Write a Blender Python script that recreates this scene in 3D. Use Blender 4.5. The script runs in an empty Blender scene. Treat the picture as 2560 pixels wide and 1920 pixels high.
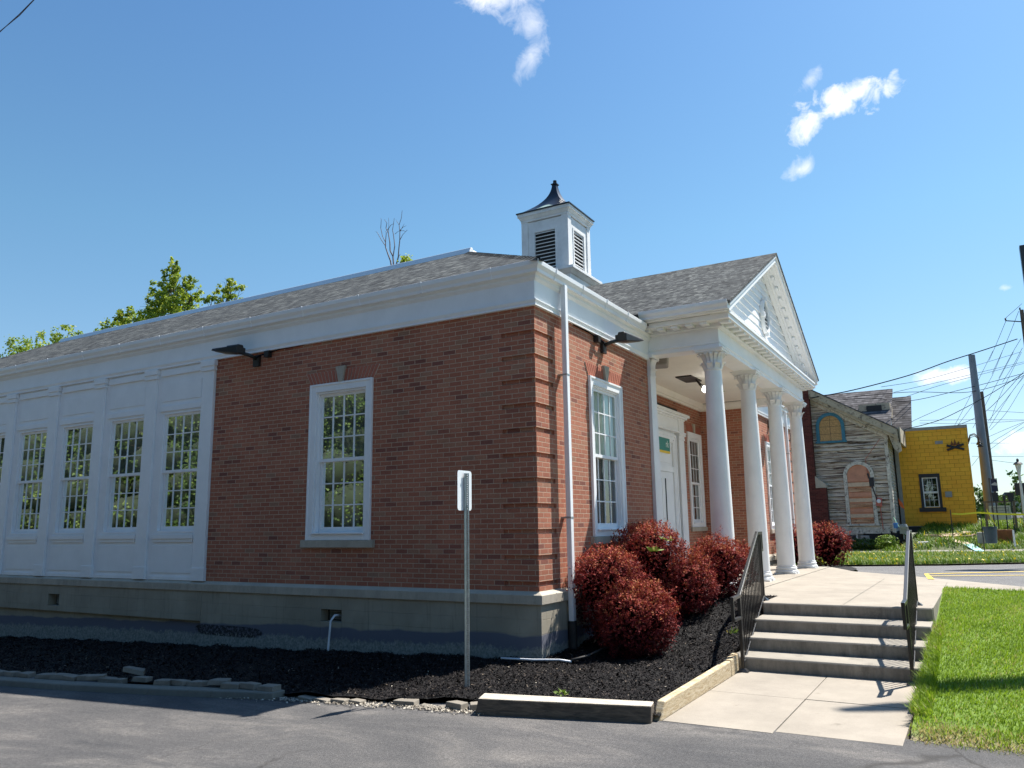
import bpy, bmesh, math, random
from mathutils import Vector, Matrix
import numpy as np
random.seed(7); rng = np.random.default_rng(7)
R = math.radians
S = bpy.context.scene
COL = S.collection

# ------------------------------------------------------------------ camera
cd = bpy.data.cameras.new('camera'); cam = bpy.data.objects.new('camera', cd); COL.objects.link(cam)
cd.sensor_width = 36; cd.lens = 36 * 1968.8 / 2560; cd.clip_start = .05; cd.clip_end = 3000
F = Vector((0.85157445, 0.49268055, 0.17912796)); Rt = Vector((0.50290181, -0.8642338, -0.01377311)); U = Vector((-0.14802269, -0.1018126, 0.98372937))
cam.matrix_world = Matrix(((Rt.x, U.x, -F.x, -9.3983), (Rt.y, U.y, -F.y, -5.0646), (Rt.z, U.z, -F.z, .8353), (0, 0, 0, 1)))
S.camera = cam

# ------------------------------------------------------------------ light
SUN_AZ, SUN_EL = R(-26), R(56)
sd = Vector((math.cos(SUN_AZ) * math.cos(SUN_EL), math.sin(SUN_AZ) * math.cos(SUN_EL), math.sin(SUN_EL)))
ld = bpy.data.lights.new('sun', 'SUN'); ld.energy = 5.0; ld.angle = R(.55); ld.color = (1, .955, .88)
sun = bpy.data.objects.new('sun', ld); COL.objects.link(sun)
sun.rotation_euler = sd.to_track_quat('Z', 'Y').to_euler(); sun.location = (0, -20, 30)
S.view_settings.view_transform = 'Standard'; S.view_settings.look = 'None'
S.view_settings.exposure = 1.0; S.view_settings.gamma = 1

# ------------------------------------------------------------------ node helpers
class NT:
    def __init__(s, nt): s.nt = nt; s.n = nt.nodes; s.l = nt.links
    def new(s, t, **kw):
        n = s.n.new(t)
        for k, v in kw.items():
            if k.startswith('i_'):
                s.set(n.inputs[k[2:].replace('_', ' ')], v)
            elif k == 'ins':
                for a, b in v.items(): s.set(n.inputs[a], b)
            else: setattr(n, k, v)
        return n
    def set(s, sock, v):
        if hasattr(v, 'is_output') or isinstance(v, bpy.types.NodeSocket): s.l.new(v, sock)
        else: sock.default_value = v
    def math(s, op, a, b=None, c=None, clamp=False):
        n = s.n.new('ShaderNodeMath'); n.operation = op; n.use_clamp = clamp
        s.set(n.inputs[0], a)
        if b is not None: s.set(n.inputs[1], b)
        if c is not None: s.set(n.inputs[2], c)
        return n.outputs[0]
    def mix(s, f, a, b, mode='MIX'):
        n = s.n.new('ShaderNodeMix'); n.data_type = 'RGBA'; n.blend_type = mode; n.clamp_factor = True
        s.set(n.inputs[0], f); s.set(n.inputs[6], a); s.set(n.inputs[7], b); return n.outputs[2]
    def ramp(s, f, stops, interp='LINEAR'):
        n = s.n.new('ShaderNodeValToRGB'); cr = n.color_ramp; cr.interpolation = interp
        while len(cr.elements) > 1: cr.elements.remove(cr.elements[-1])
        cr.elements[0].position = stops[0][0]; cr.elements[0].color = c4(stops[0][1])
        for p, c in stops[1:]:
            e = cr.elements.new(p); e.color = c4(c)
        s.set(n.inputs[0], f); return n.outputs[0]
    def noise(s, vec, scale, detail=4, rough=.55, dist=0):
        n = s.n.new('ShaderNodeTexNoise'); n.inputs['Scale'].default_value = scale; n.inputs['Detail'].default_value = detail
        n.inputs['Roughness'].default_value = rough; n.inputs['Distortion'].default_value = dist
        if vec is not None: s.l.new(vec, n.inputs['Vector'])
        return n.outputs['Fac']
    def maprange(s, v, a, b, c=0., d=1.):
        n = s.n.new('ShaderNodeMapRange'); s.set(n.inputs[0], v)
        for i, q in enumerate((a, b, c, d)): s.set(n.inputs[i + 1], q)
        return n.outputs[0]
    def bump(s, h, strength=.3, dist=.01, normal=None):
        n = s.n.new('ShaderNodeBump'); n.inputs['Strength'].default_value = strength; n.inputs['Distance'].default_value = dist
        s.l.new(h, n.inputs['Height'])
        if normal is not None: s.l.new(normal, n.inputs['Normal'])
        return n.outputs[0]
    def vec(s, x, y, z):
        n = s.n.new('ShaderNodeCombineXYZ'); s.set(n.inputs[0], x); s.set(n.inputs[1], y); s.set(n.inputs[2], z); return n.outputs[0]
def c4(c):
    if isinstance(c, (int, float)): c = (c, c, c)
    return (*c, 1) if len(c) == 3 else c
def newmat(name):
    m = bpy.data.materials.new(name); m.use_nodes = True; t = NT(m.node_tree)
    b = t.n.get('Principled BSDF'); return m, t, b
def objpos(t):
    tc = t.new('ShaderNodeTexCoord'); return tc.outputs['Object']
def wallcoord(t, zs=1.0, shift=0.0):
    """(u, v): u runs along the wall, v up, from the face's own normal"""
    p = objpos(t); g = t.new('ShaderNodeNewGeometry')
    sp = t.new('ShaderNodeSeparateXYZ'); t.l.new(p, sp.inputs[0])
    sn = t.new('ShaderNodeSeparateXYZ'); t.l.new(g.outputs['True Normal'], sn.inputs[0])
    ax = t.math('ABSOLUTE', sn.outputs[0]); ay = t.math('ABSOLUTE', sn.outputs[1])
    f = t.math('GREATER_THAN', ax, ay)
    u = t.math('ADD', t.math('MULTIPLY', f, sp.outputs[1]), t.math('MULTIPLY', t.math('SUBTRACT', 1, f), sp.outputs[0]))
    return t.vec(t.math('ADD', u, 37.13), t.math('ADD', t.math('MULTIPLY', sp.outputs[2], zs), shift), 0.0), p, sp

M = {}
def plain(name, col, rough=.6, var=.12, scale=6, bump=.0, bscale=60, metal=0, spec=None, dirt=None, bdist=.004):
    m, t, b = newmat(name); p = objpos(t)
    n = t.noise(p, scale, 5, .6)
    lo = tuple(c * (1 - var) for c in col[:3]); hi = tuple(min(1, c * (1 + var)) for c in col[:3])
    c = t.ramp(n, [(.3, lo), (.7, hi)])
    if dirt:
        d = t.noise(p, dirt[1], 6, .7); f = t.maprange(d, dirt[2], dirt[2] + .12)
        c = t.mix(f, c, c4(dirt[0]))
    t.l.new(c, b.inputs['Base Color']); b.inputs['Roughness'].default_value = rough; b.inputs['Metallic'].default_value = metal
    if spec is not None: b.inputs['Specular IOR Level'].default_value = spec
    if bump: t.l.new(t.bump(t.noise(p, bscale, 4, .6), bump, bdist), b.inputs['Normal'])
    M[name] = m; return m

def brickmat(name, ramp, mortar, w=.2125, h=.0686, ms=.0055, shift=0.0, bump=.55, dist=.006, rough=.85, big=.25, streak=True):
    m, t, b = newmat(name); v, p, sp = wallcoord(t, 1, shift)
    # wobble the courses slightly
    nb = t.new('ShaderNodeTexNoise'); nb.inputs['Scale'].default_value = 7; t.l.new(p, nb.inputs['Vector'])
    off = t.new('ShaderNodeVectorMath', operation='MULTIPLY_ADD'); t.l.new(nb.outputs['Color'], off.inputs[0]); off.inputs[1].default_value = (.006, .004, 0); t.l.new(v, off.inputs[2])
    br = t.new('ShaderNodeTexBrick'); t.l.new(off.outputs[0], br.inputs['Vector'])
    br.offset = .5; br.squash = 1
    for k, q in (('Color1', (0, 0, 0, 1)), ('Color2', (1, 1, 1, 1)), ('Mortar', (.5, .5, .5, 1)), ('Scale', 1), ('Mortar Size', ms), ('Mortar Smooth', .25), ('Bias', 0), ('Brick Width', w), ('Row Height', h)):
        br.inputs[k].default_value = q
    c = t.ramp(br.outputs['Color'], ramp)
    n1 = t.noise(p, 55, 4, .7); c = t.mix(.35, c, t.ramp(n1, [(.3, .25), (.7, .75)]), 'OVERLAY')
    n2 = t.noise(p, 1.1, 4, .6); c = t.mix(big, c, t.ramp(n2, [(.3, .2), (.7, .8)]), 'OVERLAY')
    mo = t.ramp(t.noise(p, 20, 3), [(.3, tuple(q * .8 for q in mortar)), (.7, tuple(min(1, q * 1.15) for q in mortar))])
    c = t.mix(br.outputs['Fac'], c, mo)
    t.l.new(c, b.inputs['Base Color']); b.inputs['Roughness'].default_value = rough; b.inputs['Specular IOR Level'].default_value = .25
    hgt = t.math('ADD', t.math('SUBTRACT', 1, br.outputs['Fac']), t.math('MULTIPLY', n1, .35))
    hgt = t.math('ADD', hgt, t.math('MULTIPLY', br.outputs['Color'], .25))
    t.l.new(t.bump(hgt, bump, dist), b.inputs['Normal'])
    M[name] = m; return m

brickmat('brick', [(0, (.22, .085, .062)), (.05, (.26, .098, .068)), (.09, (.345, .124, .076)), (.35, (.37, .138, .083)), (.6, (.385, .147, .09)), (.85, (.40, .158, .097)), (.94, (.38, .185, .115)), (1, (.30, .165, .11))], (.48, .345, .25))
brickmat('arch_brick', [(0, (.38, .128, .085)), (1, (.43, .155, .10))], (.5, .4, .33), w=5, h=5, ms=.0001, bump=.2)
brickmat('chimney_brick', [(0, (.075, .018, .015)), (.5, (.105, .025, .02)), (1, (.135, .034, .027))], (.12, .065, .055), w=.21, h=.075, ms=.006)
brickmat('yellow_block', [(0, (.82, .40, .035)), (.5, (.86, .425, .038)), (1, (.90, .45, .04))], (.46, .21, .02), w=.42, h=.205, ms=.006, bump=.8, dist=.015, rough=.6, big=.15)

def shingle(name, cols, h=.066, w=.30, sh=(.03, .03, .03)):
    m, t, b = newmat(name); v, p, sp = wallcoord(t)
    br = t.new('ShaderNodeTexBrick'); t.l.new(v, br.inputs['Vector']); br.offset = .37; br.squash = 1
    for k, q in (('Color1', (0, 0, 0, 1)), ('Color2', (1, 1, 1, 1)), ('Mortar', (0, 0, 0, 1)), ('Scale', 1), ('Mortar Size', .004), ('Mortar Smooth', .3), ('Bias', 0), ('Brick Width', w), ('Row Height', h)):
        br.inputs[k].default_value = q
    b2 = t.new('ShaderNodeTexBrick'); t.l.new(v, b2.inputs['Vector']); b2.offset = .61; b2.squash = 1
    for k, q in (('Color1', (0, 0, 0, 1)), ('Color2', (1, 1, 1, 1)), ('Mortar', (.5, .5, .5, 1)), ('Scale', 1), ('Mortar Size', .0), ('Bias', 0), ('Brick Width', w * .42), ('Row Height', h)):
        b2.inputs[k].default_value = q
    s = t.mix(.5, br.outputs['Color'], b2.outputs['Color'])
    c = t.ramp(s, cols)
    n1 = t.noise(p, 130, 3, .8); c = t.mix(.5, c, t.ramp(n1, [(.3, .2), (.7, .8)]), 'OVERLAY')
    n2 = t.noise(p, .8, 3); c = t.mix(.25, c, t.ramp(n2, [(.3, .25), (.7, .75)]), 'OVERLAY')
    # the butt edge of every course drops away; its shadow line is painted in
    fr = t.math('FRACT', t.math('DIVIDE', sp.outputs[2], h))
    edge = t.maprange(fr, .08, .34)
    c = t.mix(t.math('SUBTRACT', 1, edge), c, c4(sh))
    t.l.new(c, b.inputs['Base Color']); b.inputs['Roughness'].default_value = .95; b.inputs['Specular IOR Level'].default_value = .1
    hh = t.math('ADD', t.math('MULTIPLY', t.math('SUBTRACT', 1, fr), 1.), t.math('MULTIPLY', s, .6))
    t.l.new(t.bump(hh, .5, .012), b.inputs['Normal'])
    M[name] = m
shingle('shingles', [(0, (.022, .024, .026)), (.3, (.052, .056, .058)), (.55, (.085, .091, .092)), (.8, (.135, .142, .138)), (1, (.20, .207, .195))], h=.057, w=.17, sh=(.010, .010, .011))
shingle('old_shingles', [(0, (.05, .046, .048)), (.5, (.125, .118, .122)), (1, (.21, .20, .205))], h=.14, w=.5)

def white(name, col=(.78, .785, .79), dirt=.12, rough=.5, bs=.15, streak=.10):
    m, t, b = newmat(name); p = objpos(t)
    n = t.noise(p, 2.2, 6, .65); c = t.ramp(n, [(.35, tuple(q * (1 - dirt) for q in col)), (.6, col)])
    mp = t.new('ShaderNodeMapping'); t.l.new(p, mp.inputs[0]); mp.inputs['Scale'].default_value = (9, 9, .7)
    st = t.noise(mp.outputs[0], 3, 5, .7); f = t.maprange(st, .60, .78, 0, streak)
    c = t.mix(f, c, c4((.42, .40, .36)))
    t.l.new(c, b.inputs['Base Color']); b.inputs['Roughness'].default_value = rough
    t.l.new(t.bump(t.noise(p, 40, 3), bs, .003), b.inputs['Normal']); M[name] = m
white('white_paint', (.87, .875, .88), .06); white('white_metal', (.88, .885, .89), .04, .32, .03)
white('column_paint', (.86, .855, .845), .07, .42, .08)
white('ceiling_paint', (.86, .81, .73), .05, .6)
white('weathered_white', (.82, .82, .81), .16, .6, .4, .45)
white('concrete_white', (.7, .7, .68), .15, .7)

def concrete(name, col, sc=1.0, speck=.4, joints=None, stain=(.16, .14, .11), st=.62, vs=.55):
    m, t, b = newmat(name); p = objpos(t)
    n = t.noise(p, 1.6 * sc, 6, .65); c = t.ramp(n, [(.3, tuple(q * .82 for q in col)), (.7, tuple(q * 1.1 for q in col))])
    n2 = t.noise(p, 160, 3, .8); c = t.mix(speck, c, t.ramp(n2, [(.3, .3), (.7, .7)]), 'OVERLAY')
    n3 = t.noise(p, 3.1 * sc, 6, .75); c = t.mix(t.maprange(n3, st, st + .16, 0, .7), c, c4(stain))
    g = t.new('ShaderNodeNewGeometry'); gs = t.new('ShaderNodeSeparateXYZ'); t.l.new(g.outputs['True Normal'], gs.inputs[0])
    mp = t.new('ShaderNodeMapping'); t.l.new(p, mp.inputs[0]); mp.inputs['Scale'].default_value = (5, 5, 1.4)
    vert = t.maprange(t.math('ABSOLUTE', gs.outputs[2]), .3, .6, 1, 0)
    c = t.mix(t.math('MULTIPLY', vert, t.maprange(t.noise(mp.outputs[0], 1.4, 6, .75), .42, .66, 0, vs)), c, c4(stain))
    n6 = t.noise(p, 14, 6, .8); c = t.mix(t.maprange(n6, .62, .70, 0, .45), c, c4(stain))
    t.l.new(c, b.inputs['Base Color']); b.inputs['Roughness'].default_value = .88; b.inputs['Specular IOR Level'].default_value = .3
    t.l.new(t.bump(t.math('ADD', t.noise(p, 90, 4, .7), n2), .25, .004), b.inputs['Normal']); M[name] = m
concrete('mortar', (.55, .44, .35), stain=(.4, .3, .25)); concrete('concrete', (.325, .285, .235), stain=(.13, .11, .085)); concrete('step_concrete', (.31, .28, .235), stain=(.09, .08, .065), st=.56)
concrete('stone', (.47, .42, .34), stain=(.17, .14, .11), vs=.3); concrete('paver', (.25, .22, .18)); concrete('curb', (.20, .19, .16))
concrete('far_walk', (.29, .27, .24))
def foundation():
    m, t, b = newmat('foundation'); p = objpos(t); sp = t.new('ShaderNodeSeparateXYZ'); t.l.new(p, sp.inputs[0])
    n = t.noise(p, 1.3, 6, .6); c = t.ramp(n, [(.3, (.27, .238, .18)), (.7, (.39, .345, .265))])
    mp = t.new('ShaderNodeMapping'); t.l.new(p, mp.inputs[0]); mp.inputs['Scale'].default_value = (6, 6, .6)
    s = t.noise(mp.outputs[0], 2, 5, .7); c = t.mix(t.maprange(s, .55, .75, 0, .6), c, c4((.14, .13, .10)))
    # painted-on waterproofing band along the bottom, wavering edge, flaked to bare concrete
    zz = t.math('ADD', sp.outputs[2], t.math('MULTIPLY', sp.outputs[1], .022))
    zz = t.math('ADD', zz, t.math('MULTIPLY', t.math('SUBTRACT', t.noise(p, 1.2, 3), .5), .16))
    band = t.maprange(zz, -.56, -.53, 1, 0)
    c = t.mix(band, c, c4((.125, .13, .165)))
    z2 = t.math('ADD', zz, t.math('MULTIPLY', t.math('SUBTRACT', t.noise(p, 9, 6, .8), .5), .32))
    bare = t.maprange(z2, -.73, -.69, 1, 0)
    c = t.mix(bare, c, t.ramp(t.noise(p, 30, 4), [(.3, (.13, .14, .13)), (.7, (.34, .34, .31))]))
    # black tar smear left of the vent
    dy = t.math('DIVIDE', t.math('SUBTRACT', sp.outputs[1], 5.9), .85); dz = t.math('DIVIDE', t.math('ADD', sp.outputs[2], .79), .085)
    r2 = t.math('ADD', t.math('POWER', t.math('ABSOLUTE', dy), 6), t.math('MULTIPLY', dz, dz))
    tar = t.math('MULTIPLY', t.maprange(r2, .9, 1.1, 1, 0), t.maprange(t.noise(p, 22, 5, .8), .44, .5))
    c = t.mix(tar, c, c4((.012, .012, .014)))
    # seam lines of the forms
    fr = t.math('FRACT', t.math('DIVIDE', sp.outputs[1], 1.9)); seam = t.maprange(t.math('ABSOLUTE', t.math('SUBTRACT', fr, .5)), .0, .004, .5, 0)
    c = t.mix(seam, c, c4((.12, .12, .10)))
    t.l.new(c, b.inputs['Base Color']); b.inputs['Roughness'].default_value = .9
    t.l.new(t.bump(t.noise(p, 60, 5, .7), .3, .006), b.inputs['Normal']); M['foundation'] = m
foundation()

def asphalt(name, lo, hi, light):
    m, t, b = newmat(name); p = objpos(t)
    mp = t.new('ShaderNodeMapping'); t.l.new(p, mp.inputs[0]); mp.inputs['Scale'].default_value = (1.5, .55, 1); mp.inputs['Rotation'].default_value = (0, 0, R(12))
    n = t.noise(mp.outputs[0], .9, 9, .72, .5); c = t.ramp(n, [(.33, lo), (.5, hi), (.66, light)])
    n5 = t.noise(p, 38, 4, .8); c = t.mix(.45, c, t.ramp(n5, [(.35, .2), (.65, .8)]), 'OVERLAY')
    n2 = t.noise(p, 210, 2, .9); c = t.mix(.75, c, t.ramp(n2, [(.32, .12), (.68, .88)]), 'OVERLAY')
    vo = t.new('ShaderNodeTexVoronoi', feature='F1'); vo.inputs['Scale'].default_value = 85; t.l.new(p, vo.inputs['Vector'])
    sp = t.math('MULTIPLY', t.maprange(vo.outputs['Distance'], .0, .25, 1, 0), t.maprange(t.noise(p, 30, 2), .5, .62))
    c = t.mix(t.math('MULTIPLY', sp, .35), c, c4((.42, .40, .36)))
    n7 = t.noise(p, 1.7, 5, .7); c = t.mix(t.maprange(n7, .60, .68, 0, .45), c, c4((.045, .043, .045)))
    # long wandering cracks
    w = t.new('ShaderNodeTexNoise'); w.inputs['Scale'].default_value = .9; w.inputs['Detail'].default_value = 6; t.l.new(p, w.inputs['Vector'])
    ad = t.new('ShaderNodeVectorMath', operation='MULTIPLY_ADD'); t.l.new(w.outputs['Color'], ad.inputs[0]); ad.inputs[1].default_value = (1.6, 1.6, 0); t.l.new(p, ad.inputs[2])
    v2 = t.new('ShaderNodeTexVoronoi', feature='DISTANCE_TO_EDGE'); v2.inputs['Scale'].default_value = .33; t.l.new(ad.outputs[0], v2.inputs['Vector'])
    cr = t.math('MULTIPLY', t.maprange(v2.outputs['Distance'], .001, .007, 1, 0), t.maprange(t.noise(p, .5, 2), .48, .56))
    c = t.mix(t.math('MULTIPLY', cr, .75), c, c4((.035, .032, .03)))
    t.l.new(c, b.inputs['Base Color']); b.inputs['Roughness'].default_value = .9; b.inputs['Specular IOR Level'].default_value = .35
    h = t.math('SUBTRACT', t.math('ADD', n2, t.math('MULTIPLY', vo.outputs['Distance'], .8)), cr)
    t.l.new(t.bump(h, .5, .008), b.inputs['Normal']); M[name] = m
asphalt('asphalt', (.058, .057, .059), (.088, .084, .083), (.15, .138, .128))
asphalt('east_asphalt', (.105, .103, .104), (.13, .127, .128), (.16, .155, .152))

def mulchmat():
    m, t, b = newmat('mulch'); p = objpos(t)
    mp = t.new('ShaderNodeMapping'); t.l.new(p, mp.inputs[0]); mp.inputs['Scale'].default_value = (1, 1, 1)
    n = t.noise(mp.outputs[0], 70, 5, .8, 1.5); c = t.ramp(n, [(.35, (.003, .003, .003)), (.6, (.011, .009, .010)), (.75, (.03, .024, .023))])
    t.l.new(c, b.inputs['Base Color']); b.inputs['Roughness'].default_value = .75; b.inputs['Specular IOR Level'].default_value = .3
    t.l.new(t.bump(n, 1, .03), b.inputs['Normal']); M['mulch'] = m
mulchmat()
def rndmat(name, stops, rough=.6, trans=0., spec=.3, sheen=None):
    """colour picked per face from the stored random value"""
    m, t, b = newmat(name); a = t.new('ShaderNodeAttribute', attribute_name='rnd')
    c = t.ramp(a.outputs['Fac'], stops); t.l.new(c, b.inputs['Base Color'])
    b.inputs['Roughness'].default_value = rough; b.inputs['Specular IOR Level'].default_value = spec
    if trans:
        o = t.n.get('Material Output'); tr = t.new('ShaderNodeBsdfTranslucent'); t.l.new(c, tr.inputs[0]); mx = t.new('ShaderNodeMixShader'); mx.inputs[0].default_value = trans
        t.l.new(b.outputs[0], mx.inputs[1]); t.l.new(tr.outputs[0], mx.inputs[2]); t.l.new(mx.outputs[0], o.inputs[0])
    M[name] = m
rndmat('mulch_chip', [(0, (.004, .003, .004)), (.6, (.012, .010, .011)), (.94, (.03, .024, .023)), (.988, (.09, .07, .055)), (1, (.28, .22, .16))], .8, 0, .15)
rndmat('grass_blade', [(0, (.14, .22, .010)), (.5, (.225, .345, .018)), (.8, (.30, .42, .030)), (.94, (.40, .44, .07)), (1, (.52, .42, .20))], .55, .35)
rndmat('weed_blade', [(0, (.055, .11, .010)), (.5, (.125, .22, .02)), (.85, (.21, .29, .045)), (.96, (.36, .30, .14)), (1, (.7, .55, .02))], .6, .3)
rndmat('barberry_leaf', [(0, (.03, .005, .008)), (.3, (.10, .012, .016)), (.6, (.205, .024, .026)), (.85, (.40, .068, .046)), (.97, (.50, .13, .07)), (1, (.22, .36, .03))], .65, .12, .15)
rndmat('maple_leaf', [(0, (.12, .19, .015)), (.5, (.26, .35, .03)), (.85, (.42, .48, .06)), (1, (.52, .48, .12))], .55, .5)
rndmat('dark_leaf', [(0, (.04, .08, .012)), (.5, (.10, .16, .02)), (.85, (.19, .26, .04)), (1, (.3, .36, .07))], .6, .3)
rndmat('lot_leaf', [(0, (.022, .045, .008)), (.5, (.055, .095, .014)), (.85, (.11, .155, .028)), (1, (.17, .20, .05))], .6, .25)
rndmat('far_leaf', [(0, (.05, .09, .02)), (.5, (.10, .17, .03)), (1, (.2, .27, .07))], .7, .2)
rndmat('purple_leaf', [(0, (.05, .015, .02)), (1, (.14, .05, .05))], .7, .2)

def lawnsoil():
    m, t, b = newmat('lawn_soil'); p = objpos(t); sp = t.new('ShaderNodeSeparateXYZ'); t.l.new(p, sp.inputs[0])
    c = t.ramp(t.noise(p, 9, 5, .7), [(.3, (.085, .15, .012)), (.7, (.14, .22, .02))])
    e = t.math('ADD', sp.outputs[0], t.math('MULTIPLY', t.math('SUBTRACT', t.noise(p, 5, 5, .7), .5), .9))
    c = t.mix(t.maprange(e, -1.75, -1.40, 1, 0), c, t.ramp(t.noise(p, 45, 5, .8), [(.35, (.12, .095, .045)), (.65, (.34, .28, .17))]))
    t.l.new(c, b.inputs['Base Color']); b.inputs['Roughness'].default_value = .95; t.l.new(t.bump(t.noise(p, 60, 4), .5, .01), b.inputs['Normal']); M['lawn_soil'] = m
lawnsoil()
plain('dirt', (.07, .085, .025), .95, .3, 2, .4, 30)
plain('dry_soil', (.36, .30, .19), .95, .25, 8, .5, 60)
plain('gravel_soil', (.28, .26, .23), .95, .3, 10, .5, 60)
plain('black_metal', (.012, .012, .014), .32, .2, 20, .05, 80, spec=.6)
plain('dark_bronze', (.022, .018, .016), .42, .2, 12, .05, 60)
plain('galvanised', (.42, .45, .46), .42, .18, 25, .1, 90, metal=.75)
plain('sign_back', (.80, .82, .84), .35, .05, 8, metal=.15)
plain('copper_black', (.012, .013, .02), .35, .3, 6, .1, 30)
plain('verdigris', (.30, .42, .38), .6, .25, 7, .2, 30)
plain('bark', (.09, .07, .055), .9, .3, 12, .8, 25)
plain('pale_bark', (.13, .11, .12), .8, .3, 14)
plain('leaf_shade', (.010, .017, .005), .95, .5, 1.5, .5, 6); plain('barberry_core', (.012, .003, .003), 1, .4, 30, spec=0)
plain('green_sign', (.0, .19, .145), .45, .04); plain('yellow_paint', (.80, .55, .03), .55, .08)
plain('lettering', (.78, .80, .76), .5, .02); plain('louver_dark', (.03, .03, .03), .8, .1)
plain('interior_dark', (.025, .028, .027), .9, .2, 2); plain('blind', (.86, .90, .82), .8, .06, 2); plain('curtain', (.24, .26, .25), .9, .12, 3)
plain('interior_wall', (.14, .145, .13), .9, .1); plain('paper', (.72, .74, .70), .7, .03)
plain('pvc', (.72, .74, .78), .4, .05); plain('iron_pipe', (.03, .027, .025), .7, .3)
plain('plywood', (.50, .30, .12), .8, .3, 14, .3, 40, dirt=((.16, .09, .04), 26, .57))
plain('pink_board', (.58, .27, .17), .8, .15, 3, .2, dirt=((.12, .06, .045), 9, .63))
plain('blue_trim', (.045, .19, .27), .7, .2, 6, .2, dirt=((.28, .26, .24), 12, .62))
plain('cream_fascia', (.44, .38, .28), .75, .15, 2.5, .2, dirt=((.13, .10, .08), 5.5, .53))
plain('peeling_trim', (.58, .54, .47), .8, .25, 9, .6, 30, dirt=((.13, .105, .09), 7, .53))
plain('black_trim', (.02, .02, .024), .6, .2); plain('black_coal', (.018, .018, .018), .8, .3)
plain('steel_pole', (.18, .21, .27), .6, .12, 1.5, .05, 30); plain('wood_pole', (.11, .085, .07), .9, .3, 6, .3)
plain('wire', (.012, .013, .018), .9, .1, spec=0); plain('tape', (.85, .78, .03), .5, .05)
plain('teal_board', (.30, .58, .62), .6, .1); plain('pale_board', (.60, .44, .31), .8, .12)
plain('grey_bin', (.055, .085, .115), .5, .15); plain('weathered_wood', (.17, .13, .09), .9, .25, 6)
plain('rust_wood', (.20, .075, .03), .9, .3, 5); plain('banner', (.02, .022, .05), .6, .1); plain('banner_grey', (.5, .48, .44), .6, .1)
plain('block_grey', (.32, .30, .27), .9, .15); plain('meter_grey', (.25, .27, .26), .5, .1); plain('meter_pink', (.46, .13, .10), .6, .12)
plain('orange_cloth', (.75, .14, .03), .7, .1); plain('green_hose', (.03, .22, .14), .6, .1); plain('blue_plastic', (.06, .22, .55), .5, .1)
plain('far_wall', (.50, .50, .48), .8, .08, 2); plain('far_dark', (.06, .07, .09), .7, .1); plain('lamp_glass', (.75, .72, .68), .3, .05)
plain('sign_cream', (.55, .54, .44), .7, .08); plain('sign_ink', (.05, .06, .06), .7, .05)
plain('lens', (.42, .52, .28), .4, .05); plain('speaker_grey', (.28, .27, .25), .6, .05); plain('roof_membrane', (.5, .5, .5), .8)

def timber():
    m, t, b = newmat('timber'); p = objpos(t)
    mp = t.new('ShaderNodeMapping'); t.l.new(p, mp.inputs[0]); mp.inputs['Scale'].default_value = (1.2, 1.2, 9); mp.inputs['Rotation'].default_value = (0, R(3), 0)
    n = t.noise(mp.outputs[0], 5, 7, .7, 1.2); c = t.ramp(n, [(.3, (.28, .18, .085)), (.5, (.50, .40, .25)), (.7, (.62, .54, .40))])
    n2 = t.noise(p, 80, 4, .8); c = t.mix(.4, c, t.ramp(n2, [(.3, .25), (.7, .75)]), 'OVERLAY')
    t.l.new(c, b.inputs['Base Color']); b.inputs['Roughness'].default_value = .85; t.l.new(t.bump(n, .5, .01), b.inputs['Normal']); M['timber'] = m
    m, t, b = newmat('dark_timber'); p = objpos(t)
    mp = t.new('ShaderNodeMapping'); t.l.new(p, mp.inputs[0]); mp.inputs['Scale'].default_value = (4, 1, 9)
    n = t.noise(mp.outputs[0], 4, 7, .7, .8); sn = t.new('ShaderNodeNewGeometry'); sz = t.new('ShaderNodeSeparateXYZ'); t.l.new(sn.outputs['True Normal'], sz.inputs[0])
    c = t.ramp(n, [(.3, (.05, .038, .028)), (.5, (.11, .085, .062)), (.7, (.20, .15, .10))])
    top = t.ramp(n, [(.3, (.36, .30, .22)), (.7, (.62, .57, .49))]); c = t.mix(t.maprange(sz.outputs[2], .5, .7), c, top)  # upper faces coloured paler than the sides, light from above painted in
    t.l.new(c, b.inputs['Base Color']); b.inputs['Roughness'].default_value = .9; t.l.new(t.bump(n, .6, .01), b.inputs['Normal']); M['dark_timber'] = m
timber()
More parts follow.
